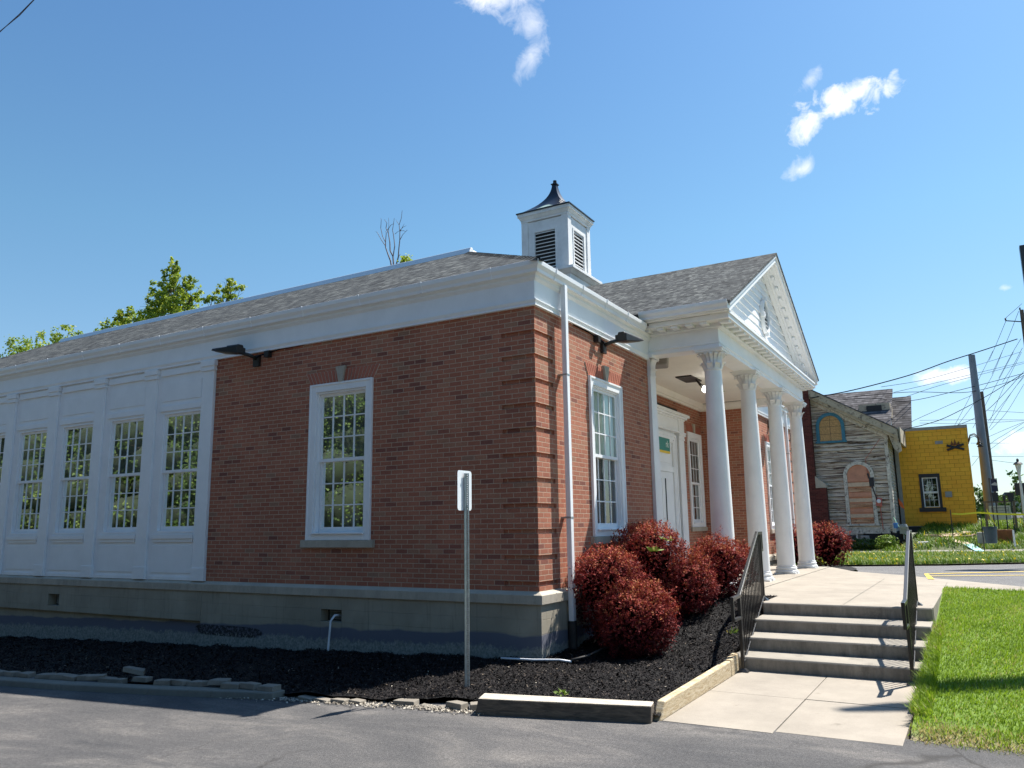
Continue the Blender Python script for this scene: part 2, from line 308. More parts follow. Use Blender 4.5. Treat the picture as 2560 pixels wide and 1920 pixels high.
def peeling():
    m, t, b = newmat('peeling_clapboard'); p = objpos(t)
    mp = t.new('ShaderNodeMapping'); t.l.new(p, mp.inputs[0]); mp.inputs['Scale'].default_value = (1, .28, 5.5)
    n = t.noise(mp.outputs[0], 2.4, 8, .72, .8); c = t.ramp(n, [(.38, (.05, .03, .022)), (.43, (.15, .09, .06)), (.50, (.66, .57, .46)), (.75, (.86, .77, .66))])
    n2 = t.noise(mp.outputs[0], 9, 6, .7); c = t.mix(t.maprange(n2, .56, .66, 0, .8), c, c4((.08, .05, .035)))
    sp = t.new('ShaderNodeSeparateXYZ'); t.l.new(p, sp.inputs[0])
    wn = t.new('ShaderNodeTexWhiteNoise', noise_dimensions='1D'); t.set(wn.inputs['W'], t.math('FLOOR', t.math('DIVIDE', t.math('SUBTRACT', sp.outputs[2], .40), .19)))
    c = t.mix(t.maprange(wn.outputs['Value'], .45, 1, 0, .5), c, c4((.26, .17, .115)))
    fr = t.math('FRACT', t.math('DIVIDE', t.math('SUBTRACT', sp.outputs[2], .40), .19)); gap = t.math('ADD', fr, t.math('MULTIPLY', t.math('SUBTRACT', t.noise(mp.outputs[0], 5, 4), .5), .5))
    c = t.mix(t.maprange(gap, .02, .16, .85, 0), c, c4((.035, .025, .02)))
    t.l.new(c, b.inputs['Base Color']); b.inputs['Roughness'].default_value = .85; t.l.new(t.bump(t.math('ADD', n, n2), .8, .03), b.inputs['Normal']); M['peeling_clapboard'] = m
peeling()
def boards():
    m, t, b = newmat('nailed_boards'); p = objpos(t)
    mp = t.new('ShaderNodeMapping'); t.l.new(p, mp.inputs[0]); mp.inputs['Scale'].default_value = (1, .5, 6)
    n = t.noise(mp.outputs[0], 2.5, 6, .7); n2 = t.noise(p, 14, 4, .7); c = t.ramp(n, [(.34, (.10, .045, .02)), (.44, (.38, .19, .10)), (.55, (.56, .33, .20)), (.7, (.66, .48, .34))]); c = t.mix(t.maprange(n2, .58, .66), c, c4((.10, .05, .03)))
    t.l.new(c, b.inputs['Base Color']); b.inputs['Roughness'].default_value = .85; M['nailed_boards'] = m
boards()
def glassmat(name, tint, refl):
    m, t, b = newmat(name); o = t.n.get('Material Output')
    tr = t.new('ShaderNodeBsdfTransparent'); tr.inputs[0].default_value = c4(tint)
    g = t.new('ShaderNodeBsdfGlossy'); g.inputs['Roughness'].default_value = .015; g.inputs['Color'].default_value = (.93, .97, .95, 1)
    p = objpos(t); t.l.new(t.bump(t.noise(p, 2.6, 2), .02, .02), g.inputs['Normal'])
    fr = t.new('ShaderNodeFresnel'); fr.inputs['IOR'].default_value = 1.6
    f = t.math('ADD', t.math('MULTIPLY', fr.outputs[0], .85), refl, clamp=True)
    mx = t.new('ShaderNodeMixShader'); t.l.new(f, mx.inputs[0]); t.l.new(tr.outputs[0], mx.inputs[1]); t.l.new(g.outputs[0], mx.inputs[2]); t.l.new(mx.outputs[0], o.inputs[0]); M[name] = m
glassmat('window_glass', (.94, .97, .95), .07); glassmat('far_glass', (.5, .55, .52), .08)
def emit(name, col, s):
    m, t, b = newmat(name); b.inputs['Base Color'].default_value = c4(col); b.inputs['Emission Color'].default_value = c4(col); b.inputs['Emission Strength'].default_value = s; M[name] = m
emit('lit_bulb', (1, .97, .9), 6)

# ------------------------------------------------------------------ sky
W = bpy.data.worlds.new('World'); S.world = W; W.use_nodes = True
t = NT(W.node_tree); t.n.clear()
out = t.new('ShaderNodeOutputWorld'); bg = t.new('ShaderNodeBackground'); bg.inputs[1].default_value = .061
sky = t.new('ShaderNodeTexSky', sky_type='NISHITA'); sky.sun_disc = False; sky.sun_elevation = SUN_EL; sky.sun_rotation = math.pi / 2 - SUN_AZ
sky.altitude = 200; sky.air_density = 1.0; sky.dust_density = .6; sky.ozone_density = 1.4
tc = t.new('ShaderNodeTexCoord'); d = tc.outputs['Generated']
nz = t.new('ShaderNodeTexNoise'); nz.inputs['Scale'].default_value = 9; nz.inputs['Detail'].default_value = 8; nz.inputs['Roughness'].default_value = .68; t.l.new(d, nz.inputs['Vector'])
wp = t.new('ShaderNodeVectorMath', operation='MULTIPLY_ADD'); t.l.new(nz.outputs['Color'], wp.inputs[0]); wp.inputs[1].default_value = (.034, .034, .034); t.l.new(d, wp.inputs[2])
sb = t.new('ShaderNodeVectorMath', operation='SUBTRACT'); t.l.new(wp.outputs[0], sb.inputs[0]); sb.inputs[1].default_value = (.017, .017, .017)
fine = t.noise(d, 34, 10, .62, .5)
def cloud(c, ra, rb, ang, dens=1.0, soft=.55):
    """small cumulus shred round direction c, radii in radians, long axis turned ang from the horizontal"""
    c = Vector(c).normalized(); h = Vector((c.y, -c.x, 0)).normalized(); v = h.cross(c)
    a = h * math.cos(ang) + v * math.sin(ang); b_ = -h * math.sin(ang) + v * math.cos(ang)
    df = t.new('ShaderNodeVectorMath', operation='SUBTRACT'); t.l.new(sb.outputs[0], df.inputs[0]); df.inputs[1].default_value = c
    r = 0
    o = []
    for ax, rr in ((a, ra), (b_, rb)):
        dt = t.new('ShaderNodeVectorMath', operation='DOT_PRODUCT'); t.l.new(df.outputs[0], dt.inputs[0]); dt.inputs[1].default_value = ax
        o.append(t.math('POWER', t.math('ABSOLUTE', t.math('DIVIDE', dt.outputs['Value'], rr)), 2))
    front = t.new('ShaderNodeVectorMath', operation='DOT_PRODUCT'); t.l.new(d, front.inputs[0]); front.inputs[1].default_value = c
    s = t.math('SUBTRACT', 1, t.math('SQRT', t.math('ADD', o[0], o[1])))
    s = t.math('ADD', s, t.math('MULTIPLY', t.math('SUBTRACT', fine, .5), 2.3))
    s = t.math('MULTIPLY', s, t.math('GREATER_THAN', front.outputs['Value'], .9))
    return t.math('MULTIPLY', t.maprange(s, .12, .12 + soft), dens)
cl = [cloud((.696, .411, .60), .065, .022, R(5), .75, .8), cloud((.725, .392, .567), .036, .026, R(-50), .6, .9), cloud((.741, .398, .540), .034, .016, R(45), .5, .9),
      cloud((.882, .080, .462), .062, .021, R(12), 1.0, .6), cloud((.888, .118, .448), .030, .018, R(30), .95, .7), cloud((.866, .110, .485), .022, .010, R(50), .45, .8), cloud((.905, .133, .400), .020, .016, R(30), .65, .9),
      cloud((.987, .012, .160), .034, .012, R(6), .85, .6), cloud((.995, -.052, .088), .03, .014, R(10), .95, .5), cloud((.968, -.050, .245), .008, .004, 0, .35, .8)]
m = cl[0]
for q in cl[1:]: m = t.math('MAXIMUM', m, q)
sep = t.new('ShaderNodeSeparateXYZ'); t.l.new(d, sep.inputs[0])
tnt = t.ramp(sep.outputs[2], [(.0, (.46, .54, .62)), (.10, (.51, .57, .60)), (.35, (.465, .65, .665)), (.62, (.40, .60, .72))])
skc = t.mix(1.0, sky.outputs[0], t.mix(1.0, tnt, c4((2, 2, 2)), 'MULTIPLY'), 'MULTIPLY')
col = t.mix(m, skc, c4((10.5, 10.6, 10.9)))
t.l.new(col, bg.inputs[0]); t.l.new(bg.outputs[0], out.inputs[0])
if hasattr(W, 'cycles'): W.cycles.sampling_method = 'MANUAL'; W.cycles.sample_map_resolution = 1024

# ------------------------------------------------------------------ mesh helpers
class MB:
    def __init__(s, T=None): s.v = []; s.f = []; s.T = T or (lambda a, b, c: (a, b, c)); s.rnd = None
    def vs(s, pts):
        i = len(s.v); s.v += [s.T(*p) for p in pts]; return i
    def face(s, pts): i = s.vs(pts); s.f.append(tuple(range(i, i + len(pts))))
    def box(s, a0, a1, b0, b1, c0, c1):
        i = s.vs([(a0, b0, c0), (a1, b0, c0), (a1, b1, c0), (a0, b1, c0), (a0, b0, c1), (a1, b0, c1), (a1, b1, c1), (a0, b1, c1)])
        for q in ((0, 3, 2, 1), (4, 5, 6, 7), (0, 1, 5, 4), (1, 2, 6, 5), (2, 3, 7, 6), (3, 0, 4, 7)): s.f.append(tuple(i + k for k in q))
        return s
    def hexa(s, P):
        i = s.vs(P)
        for q in ((0, 3, 2, 1), (4, 5, 6, 7), (0, 1, 5, 4), (1, 2, 6, 5), (2, 3, 7, 6), (3, 0, 4, 7)): s.f.append(tuple(i + k for k in q))
        return s
    def prism(s, poly, a0, a1, axis=0):
        """poly of 2-D points extruded along an axis"""
        def mk(a, p): return (a, p[0], p[1]) if axis == 0 else ((p[0], a, p[1]) if axis == 1 else (p[0], p[1], a))
        n = len(poly); i = s.vs([mk(a0, p) for p in poly] + [mk(a1, p) for p in poly])
        s.f.append(tuple(i + k for k in range(n))); s.f.append(tuple(i + n + k for k in reversed(range(n))))
        for k in range(n): s.f.append((i + k, i + (k + 1) % n, i + n + (k + 1) % n, i + n + k))
        return s
    def tube(s, path, r, n=8, cap=True):
        path = [Vector(p) for p in path]; rs = r if isinstance(r, (list, tuple)) else [r] * len(path)
        rings = []; up = None
        for k, p in enumerate(path):
            dd = (path[min(k + 1, len(path) - 1)] - path[max(k - 1, 0)]).normalized()
            if up is None: up = Vector((0, 0, 1)) if abs(dd.z) < .9 else Vector((1, 0, 0))
            a = dd.cross(up).normalized(); b = a.cross(dd).normalized(); up = b
            rings.append(s.vs([tuple(p + (a * math.cos(2 * math.pi * j / n) + b * math.sin(2 * math.pi * j / n)) * rs[k]) for j in range(n)]))
        for q in range(len(rings) - 1):
            for j in range(n): s.f.append((rings[q] + j, rings[q] + (j + 1) % n, rings[q + 1] + (j + 1) % n, rings[q + 1] + j))
        if cap: s.f.append(tuple(rings[0] + j for j in reversed(range(n)))); s.f.append(tuple(rings[-1] + j for j in range(n)))
        return s
    def lathe(s, prof, c=(0, 0, 0), n=24, cap=True):
        rings = [s.vs([(c[0] + r * math.cos(2 * math.pi * j / n), c[1] + r * math.sin(2 * math.pi * j / n), c[2] + z) for j in range(n)]) for r, z in prof]
        for q in range(len(rings) - 1):
            for j in range(n): s.f.append((rings[q] + j, rings[q] + (j + 1) % n, rings[q + 1] + (j + 1) % n, rings[q + 1] + j))
        if cap: s.f.append(tuple(rings[0] + j for j in reversed(range(n)))); s.f.append(tuple(rings[-1] + j for j in range(n)))
        return s
    def build(s, name, mat, parent=None, smooth=False, bevel=0, label=None, cat=None, group=None, kind=None, recalc=True):
        me = bpy.data.meshes.new(name); me.from_pydata([tuple(v) for v in s.v], [], s.f); me.update()
        if recalc:
            bm = bmesh.new(); bm.from_mesh(me); bmesh.ops.recalc_face_normals(bm, faces=bm.faces); bm.to_mesh(me); bm.free()
        if smooth:
            me.shade_smooth() if hasattr(me, 'shade_smooth') else None
            if smooth == 'auto' and hasattr(me, 'set_sharp_from_angle'): me.set_sharp_from_angle(angle=R(38))
        me.materials.append(M[mat])
        o = bpy.data.objects.new(name, me); COL.objects.link(o)
        if bevel:
            b = o.modifiers.new('bevel', 'BEVEL'); b.width = bevel; b.segments = 2; b.limit_method = 'ANGLE'; b.angle_limit = R(40)
        if parent: adopt(o, parent)
        tag(o, label, cat, group, kind); return o
def world_mat(o):
    m = Matrix.Translation(o.location)
    return (world_mat(o.parent) @ o.matrix_parent_inverse @ m) if o.parent else m
def adopt(o, parent): o.parent = parent; o.matrix_parent_inverse = world_mat(parent).inverted()
def tag(o, label=None, cat=None, group=None, kind=None):
    if label: o['label'] = label
    if cat: o['category'] = cat
    if group: o['group'] = group
    if kind: o['kind'] = kind
def thing(name, loc, label, cat, group=None):
    o = bpy.data.objects.new(name, None); o.location = loc; o.empty_display_size = .2; COL.objects.link(o); tag(o, label, cat, group); return o

def sweep(mb, prof, path, closed=False):
    """profile (d, z) carried along a plan path, mitred at the corners; outward is to the right of travel"""
    n = len(path); rings = []
    for k, p in enumerate(path):
        p = Vector(p[:2]); a = (p - Vector(path[k - 1][:2])).normalized() if k else None; b = (Vector(path[k + 1][:2]) - p).normalized() if k < n - 1 else None
        ra = Vector((a.y, -a.x)) if a else None; rb = Vector((b.y, -b.x)) if b else None
        if ra is None: m_ = rb
        elif rb is None: m_ = ra
        else: m_ = (ra + rb); m_ = m_ / (m_.length_squared / 2)
        rings.append(mb.vs([(p.x + m_.x * d_, p.y + m_.y * d_, z_) for d_, z_ in prof]))
    q = len(prof)
    for a, b in zip(rings[:-1], rings[1:]):
        for j in range(q): mb.f.append((a + j, a + (j + 1) % q, b + (j + 1) % q, b + j))
    mb.f.append(tuple(rings[0] + j for j in range(q))); mb.f.append(tuple(rings[-1] + j for j in reversed(range(q))))

def fast_quads(name, mat, V, rnd, parent=None, tri=False, **kw):
    """V: (n,4,3) or (n,3,3) array"""
    n, k, _ = V.shape; me = bpy.data.meshes.new(name)
    me.vertices.add(n * k); me.vertices.foreach_set('co', V.reshape(-1).astype(np.float32))
    me.loops.add(n * k); me.loops.foreach_set('vertex_index', np.arange(n * k, dtype=np.int32))
    me.polygons.add(n); me.polygons.foreach_set('loop_start', np.arange(0, n * k, k, dtype=np.int32)); me.polygons.foreach_set('loop_total', np.full(n, k, dtype=np.int32))
    me.update(calc_edges=True)
    a = me.attributes.new('rnd', 'FLOAT', 'FACE'); a.data.foreach_set('value', np.clip(rnd, 0, 1).astype(np.float32))
    me.materials.append(M[mat]); o = bpy.data.objects.new(name, me); COL.objects.link(o)
    if parent: adopt(o, parent)
    tag(o, **kw); return o
def unit(a): return a / np.maximum(np.linalg.norm(a, axis=-1, keepdims=True), 1e-9)
def leaf_quads(P, N, size, aspect=.55):
    """diamond leaves at P facing roughly N"""
    n = len(P); N = unit(N + rng.normal(0, .55, (n, 3))); a = unit(np.cross(N, rng.normal(0, 1, (n, 3)))); b = np.cross(N, a)
    s = (size * rng.uniform(.6, 1.3, n))[:, None]
    return np.stack([P - a * s, P + b * s * aspect, P + a * s, P - b * s * aspect], 1)

# ================================================================== TERRAIN
def ss(a, b, x): t_ = np.clip((x - a) / (b - a), 0, 1); return t_ * t_ * (3 - 2 * t_)
XS = [-400, -1.85, 0, 5.9, 9.5, 19, 26, 28.5, 31, 33, 36, 45, 70, 500]
ZS = [-.95, -.94, -.80, -.30, -.30, -.52, -.50, -.42, -.08, .22, .58, .7, .3, -6]
def hgt(x, y):
    x = np.asarray(x, float); y = np.asarray(y, float)
    h = np.interp(x, XS, ZS)
    low = np.interp(x, [28, 31, 40, 500], [-.45, -.45, -.45, -6])
    k = ss(-2.9, -1.9, y) * (x > 28); h = h * (1 - k) + low * k
    return h - .032 * np.maximum(0, y) * (x < 20) * ss(24, 12, x)
def sheet(name, poly, mat, off=0., step=.6, h=hgt, **kw):
    """polygon cut into a grid and laid on the terrain"""
    bm = bmesh.new(); vs = [bm.verts.new((p[0], p[1], 0)) for p in poly]; bm.faces.new(vs)
    x0, x1 = min(p[0] for p in poly), max(p[0] for p in poly); y0, y1 = min(p[1] for p in poly), max(p[1] for p in poly)
    for ax, lo, hi in ((0, x0, x1), (1, y0, y1)):
        q = lo + step
        while q < hi - 1e-6:
            no = (1, 0, 0) if ax == 0 else (0, 1, 0); co = (q, 0, 0) if ax == 0 else (0, q, 0)
            bmesh.ops.bisect_plane(bm, geom=bm.verts[:] + bm.edges[:] + bm.faces[:], plane_co=co, plane_no=no); q += step
    for v in bm.verts: v.co.z = float(h(v.co.x, v.co.y)) + off
    bmesh.ops.recalc_face_normals(bm, faces=bm.faces)
    if sum(f.normal.z for f in bm.faces) < 0: bmesh.ops.reverse_faces(bm, faces=bm.faces)
    me = bpy.data.meshes.new(name); bm.to_mesh(me); bm.free(); me.materials.append(M[mat]); me.shade_smooth()
    o = bpy.data.objects.new(name, me); COL.objects.link(o); tag(o, **kw); return o

# ground sheet to the horizon
gx = sorted(set([-400, -200, -100, -60, -40, -25, -15, -10, -8, -5, -3] + XS + [1, 2, 3, 4, 5, 7, 8, 11, 13, 15, 17, 22, 24, 27, 29, 30, 32, 34, 35, 38, 41, 50, 60, 90, 140, 250]))
gy = [-400, -200, -100, -60, -40, -30, -20, -15, -12, -10, -9, -8, -7, -6, -5, -4.6, -4.45, -4, -3, -2.9, -2.6, -2.3, -2.0, -1.9, -1, 0, 2, 5, 10, 15, 20, 30, 50, 90, 150, 250, 400]
mb = MB(); 
for a in range(len(gx) - 1):
    for b in range(len(gy) - 1):
        mb.face([(x, y, float(hgt(x, y)) - .10 - (.6 if -2 < x < 17.7 and y > -4.5 else 0)) for x, y in ((gx[a], gy[b]), (gx[a + 1], gy[b]), (gx[a + 1], gy[b + 1]), (gx[a], gy[b + 1]))])
mb.build('ground', 'dirt', kind='structure', recalc=False)

hw = lambda x, y: -.95 - .032 * np.maximum(0, y)
sheet('asphalt', [(-40, -40), (-1.7, -40), (-1.7, -4.34), (-2.02, -2.36), (-2.05, -.5), (-2.45, .2), (-2.5, 30), (-40, 30)], 'asphalt', 0, 2.0, hw, kind='structure')
sheet('east_asphalt', [(11.15, -2.45), (9.99, -3.54), (7.2, -5.65), (6.6, -30), (25, -30), (20.6, -6.2), (19.0, -4.0), (16.6, -1.2), (15.2, -1.9), (13, -2.3)], 'east_asphalt', .0, .8, kind='structure')
jag = [(-1.80 + .05 * math.sin(k * 1.9) + .035 * math.sin(k * 4.7), -4.40 - k * .16) for k in range(60)]
def hlawn(x, y): return hgt(x, y) - .045 + .075 * ss(-1.88, -1.45, x)
sheet('lawn', jag + [(-1.8, -14), (6.0, -14), (5.85, -5.6), (6.1, -4.45), (2.8, -4.44)], 'lawn_soil', .0, .3, hlawn, kind='structure')
def hstrip(x, y): return hgt(x, y) + .05
sheet('verge', [(16.6, -1.2), (19.0, -4.0), (20.6, -6.2), (22, -30), (28, -30), (27.3, -6.5), (26.2, .6), (26, 12), (14, 12), (14, .4)], 'dirt', 0, .8, hstrip, kind='structure')
sheet('far_sidewalk', [(27.3, -6.5), (28, -30), (29.6, -30), (28.9, -6.6), (28.3, .5), (28.3, 12), (26, 12), (26.2, .6)], 'far_walk', .055, .8, hgt, kind='structure')
sheet('garden_soil', [(28.3, 0.5), (28.9, -6.6), (29.6, -30), (60, -30), (60, 12), (28.3, 12)], 'dirt', .03, .8, hgt, kind='structure')
# far road behind the wooden sign
sheet('far_road', [(48, -30), (58, -30), (58, -3), (48, -3)], 'far_walk', .05, 2, hgt, kind='structure')

# yellow hatching on the east lot
def stripe(name, pts, mat='yellow_paint'):
    mb = MB(); mb.face([(x, y, float(hgt(x, y)) + .008) for x, y in pts]); return mb.build(name, mat, kind='structure', recalc=False)
mbx = MB()
for pts in ([(8.75, -4.10), (11.2, -3.90), (11.2, -3.98), (8.65, -4.22)], [(11.2, -3.93), (13.6, -5.6), (18, -9.5), (17.9, -9.6), (13.5, -5.72), (11.1, -4.04)], [(9.9, -4.05), (11.6, -6.2), (13.0, -8.2), (12.9, -8.25), (11.5, -6.3), (9.8, -4.12)]):
    mbx.face([(x, y, float(hgt(x, y)) + .012) for x, y in pts])
mbx.build('painted_hatching', 'yellow_paint', kind='structure', recalc=False)

# ---- walk, steps, landing
mb = MB(); mb.box(-2.02, -.505, -3.345, -2.35, -1.2, -.945); mb.box(-.495, .90, -3.345, -2.35, -1.2, -.946)
mb.box(-1.95, -.505, -4.36, -3.355, -1.2, -.947); mb.box(-.495, .90, -4.36, -3.355, -1.2, -.944)
mb.build('sidewalk', 'concrete', kind='structure', bevel=.006)
rise = (.95 - .2976) / 4
mb2 = MB()
edges = [.90, 1.46, 2.08, 2.74]
for k in range(4):
    x = edges[k]; z1 = -.95 + rise * (k + 1)
    mb2.prism([(x + .004, -1.2), (x + .004, z1 - .02), (x + .018, z1), (2.83, z1), (2.83, -1.2)], -4.42 - .004 * k, -2.24 - .004 * k + .02, 1)
mb2.build('steps', 'step_concrete', kind='structure', bevel=.008)
LZ = -.2976
def slab(name, poly, z0, z1, mat, bevel=.006, **kw):
    mb = MB(); mb.prism(poly, z0, z1, 2); return mb.build(name, mat, bevel=bevel, **kw)
slab('landing', [(2.835, -2.2), (2.835, -4.44), (6.1, -4.46), (5.85, -5.7), (5.6, -14), (7.0, -14), (7.2, -5.65), (9.99, -3.54), (11.15, -2.45), (12.9, -1.7), (12.9, -1.62), (3.95, -1.62), (3.95, -2.2)], -1.2, LZ, 'concrete', kind='structure')
# control joints
mb = MB()
def joint(p, q, w=.012):
    p, q = Vector(p), Vector(q); n = Vector((-(q - p).y, (q - p).x)).normalized() * w / 2
    mb.face([(*(p + n), LZ + .004), (*(q + n), LZ + .004), (*(q - n), LZ + .004), (*(p - n), LZ + .004)])
for a in (((4.9, -4.44), (4.9, -1.65)), ((2.85, -3.32), (8.6, -3.32)), ((7.0, -5.7), (7.0, -1.65)), ((9.1, -4.1), (9.1, -1.65)), ((6.1, -4.46), (7.9, -4.46)), ((5.86, -5.6), (7.15, -5.6))): joint(*a)
mb.build('landing_joints', 'curb', kind='structure', recalc=False)
slab('porch_floor', [(3.9, -1.6), (13.1, -1.6), (13.1, 1.6), (3.9, 1.6)], -1.2, LZ + .006, 'concrete', kind='structure')

# ---- mulch beds
def hm(x, y):
    x = np.asarray(x, float); y = np.asarray(y, float)
    w = hw(x, y) + .05 + .05 * ss(-2.4, -.3, x)                     # west bed
    f = np.interp(x, [-2.3, 0, .9, 2.2, 3.2, 5], [-.88, -.86, -.84, -.60, -.34, -.31]) + .03 * np.sin(x * 2.3 + y * 3)
    k = ss(-2.0, -.6, x) * ss(.35, -.35, y)
    h = w * (1 - k) + f * k
    h = h + .018 * np.sin(x * 5.1 + 1.3 * y) * np.cos(4.3 * y) + .012 * np.sin(11 * x - 9 * y)
    return h
sheet('mulch_bed', [(-2.06, -2.34), (-2.10, -.6), (-2.45, .2), (-2.62, 1.5), (-2.66, 21), (.03, 21), (.03, .03), (4.5, .03), (4.5, -1.55), (3.93, -1.6), (3.93, -2.19), (.95, -2.21), (.9, -2.24)], 'mulch', 0, .16, hm, kind='structure')
def inpoly(x, y, poly):
    c = np.zeros(len(x), bool); n = len(poly)
    for i in range(n):
        x0, y0 = poly[i]; x1, y1 = poly[i - 1]
        c ^= ((y0 > y) != (y1 > y)) & (x < (x1 - x0) * (y - y0) / (y1 - y0 + 1e-12) + x0)
    return c
def chips(poly, n, s, h, name, **kw):
    P = np.array(poly); x = rng.uniform(P[:, 0].min(), P[:, 0].max(), n * 3); y = rng.uniform(P[:, 1].min(), P[:, 1].max(), n * 3)
    k = inpoly(x, y, poly); x, y = x[k][:n], y[k][:n]; n = len(x)
    c = np.stack([x, y, h(x, y) + rng.uniform(.0, .022, n)], 1); a = rng.uniform(0, 2 * math.pi, n)
    tlt = rng.normal(0, .45, n); L = s * rng.uniform(.5, 1.6, n); Wd = L * rng.uniform(.25, .5, n)
    u = np.stack([np.cos(a) * np.cos(tlt), np.sin(a) * np.cos(tlt), np.sin(tlt)], 1) * L[:, None]
    v = np.stack([-np.sin(a), np.cos(a), rng.normal(0, .5, n)], 1) * Wd[:, None]
    return fast_quads(name, 'mulch_chip', np.stack([c - u - v, c + u - v * .7, c + u + v, c - u + v * .8], 1), rng.uniform(0, 1, n), **kw)
chips([(-2.1, -2.32), (-2.1, -.6), (-2.45, .2), (-2.58, 1.5), (-2.6, 3), (0, 3), (0, 0), (4.4, 0), (4.4, -1.6), (3.9, -1.65), (3.9, -2.18), (.95, -2.25)], 70000, .0115, hm, 'mulch_chips', kind='stuff')
chips([(-2.6, 3), (-2.6, 14), (-.02, 14), (-.02, 3)], 26000, .015, hm, 'shaded_mulch_chips', kind='stuff')
# mulch below the shrub at the far end of the porch
sheet('far_mulch', [(11.2, -2.4), (13, -2.28), (15.1, -1.85), (16.5, -1.15), (17.8, -.2), (17.6, 0), (12.95, 0), (12.95, -1.65)], 'mulch', .05, .5, hgt, kind='structure')

# ================================================================== BUILDING
H = 3.89; X1 = 17.65; YL = 20.4; XP0, XP1, YB = 4.70, 12.40, 1.40
bank = thing('brick_building', (0, 0, 0), 'red brick building with white trim, a columned porch and a louvred cupola', 'building')
TS = lambda u, d, z: (-d, u, z)            # side wall, outward is -X
TF = lambda u, d, z: (u, -d, z)            # front wall, outward is -Y
TB = lambda u, d, z: (u, YB - d, z)        # wall at the back of the porch
def wall(mb, u0, u1, z0, z1, holes, d0, d1):
    us = sorted({u0, u1} | {h[0] for h in holes} | {h[1] for h in holes}); zs = sorted({z0, z1} | {h[2] for h in holes} | {h[3] for h in holes})
    for a, b in zip(us[:-1], us[1:]):
        if a < u0 or b > u1: continue
        for c, e in zip(zs[:-1], zs[1:]):
            um, zm = (a + b) / 2, (c + e) / 2
            if any(h[0] < um < h[1] and h[2] < zm < h[3] for h in holes): continue
            mb.box(a, b, d0, d1, c, e)
WZ0, WZ1 = .68, 3.163
GZ = [.09 + .343 * k for k in range(11)]   # recessed quoin courses
def corner_pier(mb, T_, sgn_u0):
    """stack of blocks with one recessed course between each"""
    pass
sw = (2.885, 4.173, WZ0 + .04, WZ1)
# side wall
mb = MB(TS); wall(mb, .54, 6.533, 0, H, [(sw[0] + .03, sw[1] - .03, sw[2] - .05, sw[3] - .02)], -.25, 0)
zs = [0.0]
for g in GZ: zs += [g - .032, g + .032]
zs.append(H)
for k in range(0, len(zs) - 1, 2): mb.box(0.25, .54, -.25, 0, zs[k], zs[k + 1])
for g in GZ: mb.box(0.25, .54, -.25, -.03, g - .032, g + .032)
mb.build('side_wall', 'brick', bank)
# front left wall incl. the corner block
fw = (1.755, 3.043, WZ0, WZ1)
mb = MB(TF); wall(mb, .54, XP0, 0, H, [(fw[0] + .03, fw[1] - .03, fw[2] - .01, fw[3] - .02)], -.25, 0)
for k in range(0, len(zs) - 1, 2): mb.box(0, .54, -.25, 0, zs[k], zs[k + 1])
for g in GZ: mb.box(.03, .54, -.25, -.03, g - .032, g + .032)
mb.box(XP0 - .25, XP0, -YB, -.25, 0, H)
mb.build('front_wall', 'brick', bank)
# porch back wall + return + right front wall
fr = (13.85, 15.14, WZ0, WZ1); pw = (11.05, 12.20, .78, 3.28); door = (7.5, 9.75, -.3, 2.95)
mb = MB(TB); wall(mb, XP0, XP1 + .25, LZ, 4.15, [(pw[0] + .03, pw[1] - .03, pw[2], pw[3] - .02), (7.0, 10.2, LZ, 3.2)], -.25, 0)
mb.build('porch_back_wall', 'brick', bank)
mb = MB(TF); wall(mb, XP1, X1 - .54, 0, H, [(fr[0] + .03, fr[1] - .03, fr[2] - .01, fr[3] - .02)], -.25, 0)
for k in range(0, len(zs) - 1, 2): mb.box(X1 - .54, X1, -.25, 0, zs[k], zs[k + 1])
for g in GZ: mb.box(X1 - .54, X1 - .03, -.25, -.03, g - .032, g + .032)
mb.box(XP1, XP1 + .25, -YB, -.25, LZ, 4.15); mb.box(XP1, XP1 + .25, -.25, -.004, LZ, 0)
mb.build('front_wall', 'brick', bank)
mb = MB(); mb.box(X1 - .25, X1 - .004, .25, YL, 0, H); mb.box(.2, X1, YL - .25, YL, 0, H); mb.build('rear_wall', 'brick', bank)
# interior: floor, partitions so rooms read dark
mb = MB(); mb.box(.26, XP0 - .26, .26, YL - .3, .1, .15); mb.box(XP0 - .25, X1 - .26, YB + .26, YL - .3, .1, .15); mb.box(3.4, 3.5, .26, YL - .3, .15, H); mb.box(.26, X1 - .3, 4.6, 4.7, .15, H); mb.box(4.69, 4.75, 1.7, 4.6, .15, H); mb.box(3.9, 17, 3.0, 3.1, .15, 4.1)
mb.build('partition', 'interior_wall', bank)
mb = MB(); mb.box(.26, XP0 - .26, .26, YL - .3, 3.80, 3.86); mb.box(XP0 - .25, X1 - .26, YB + .26, YL - .3, 3.80, 3.86); mb.box(XP1 + .26, X1 - .26, .26, YB + .25, 3.80, 3.86); mb.build('inner_ceiling', 'interior_wall', bank)

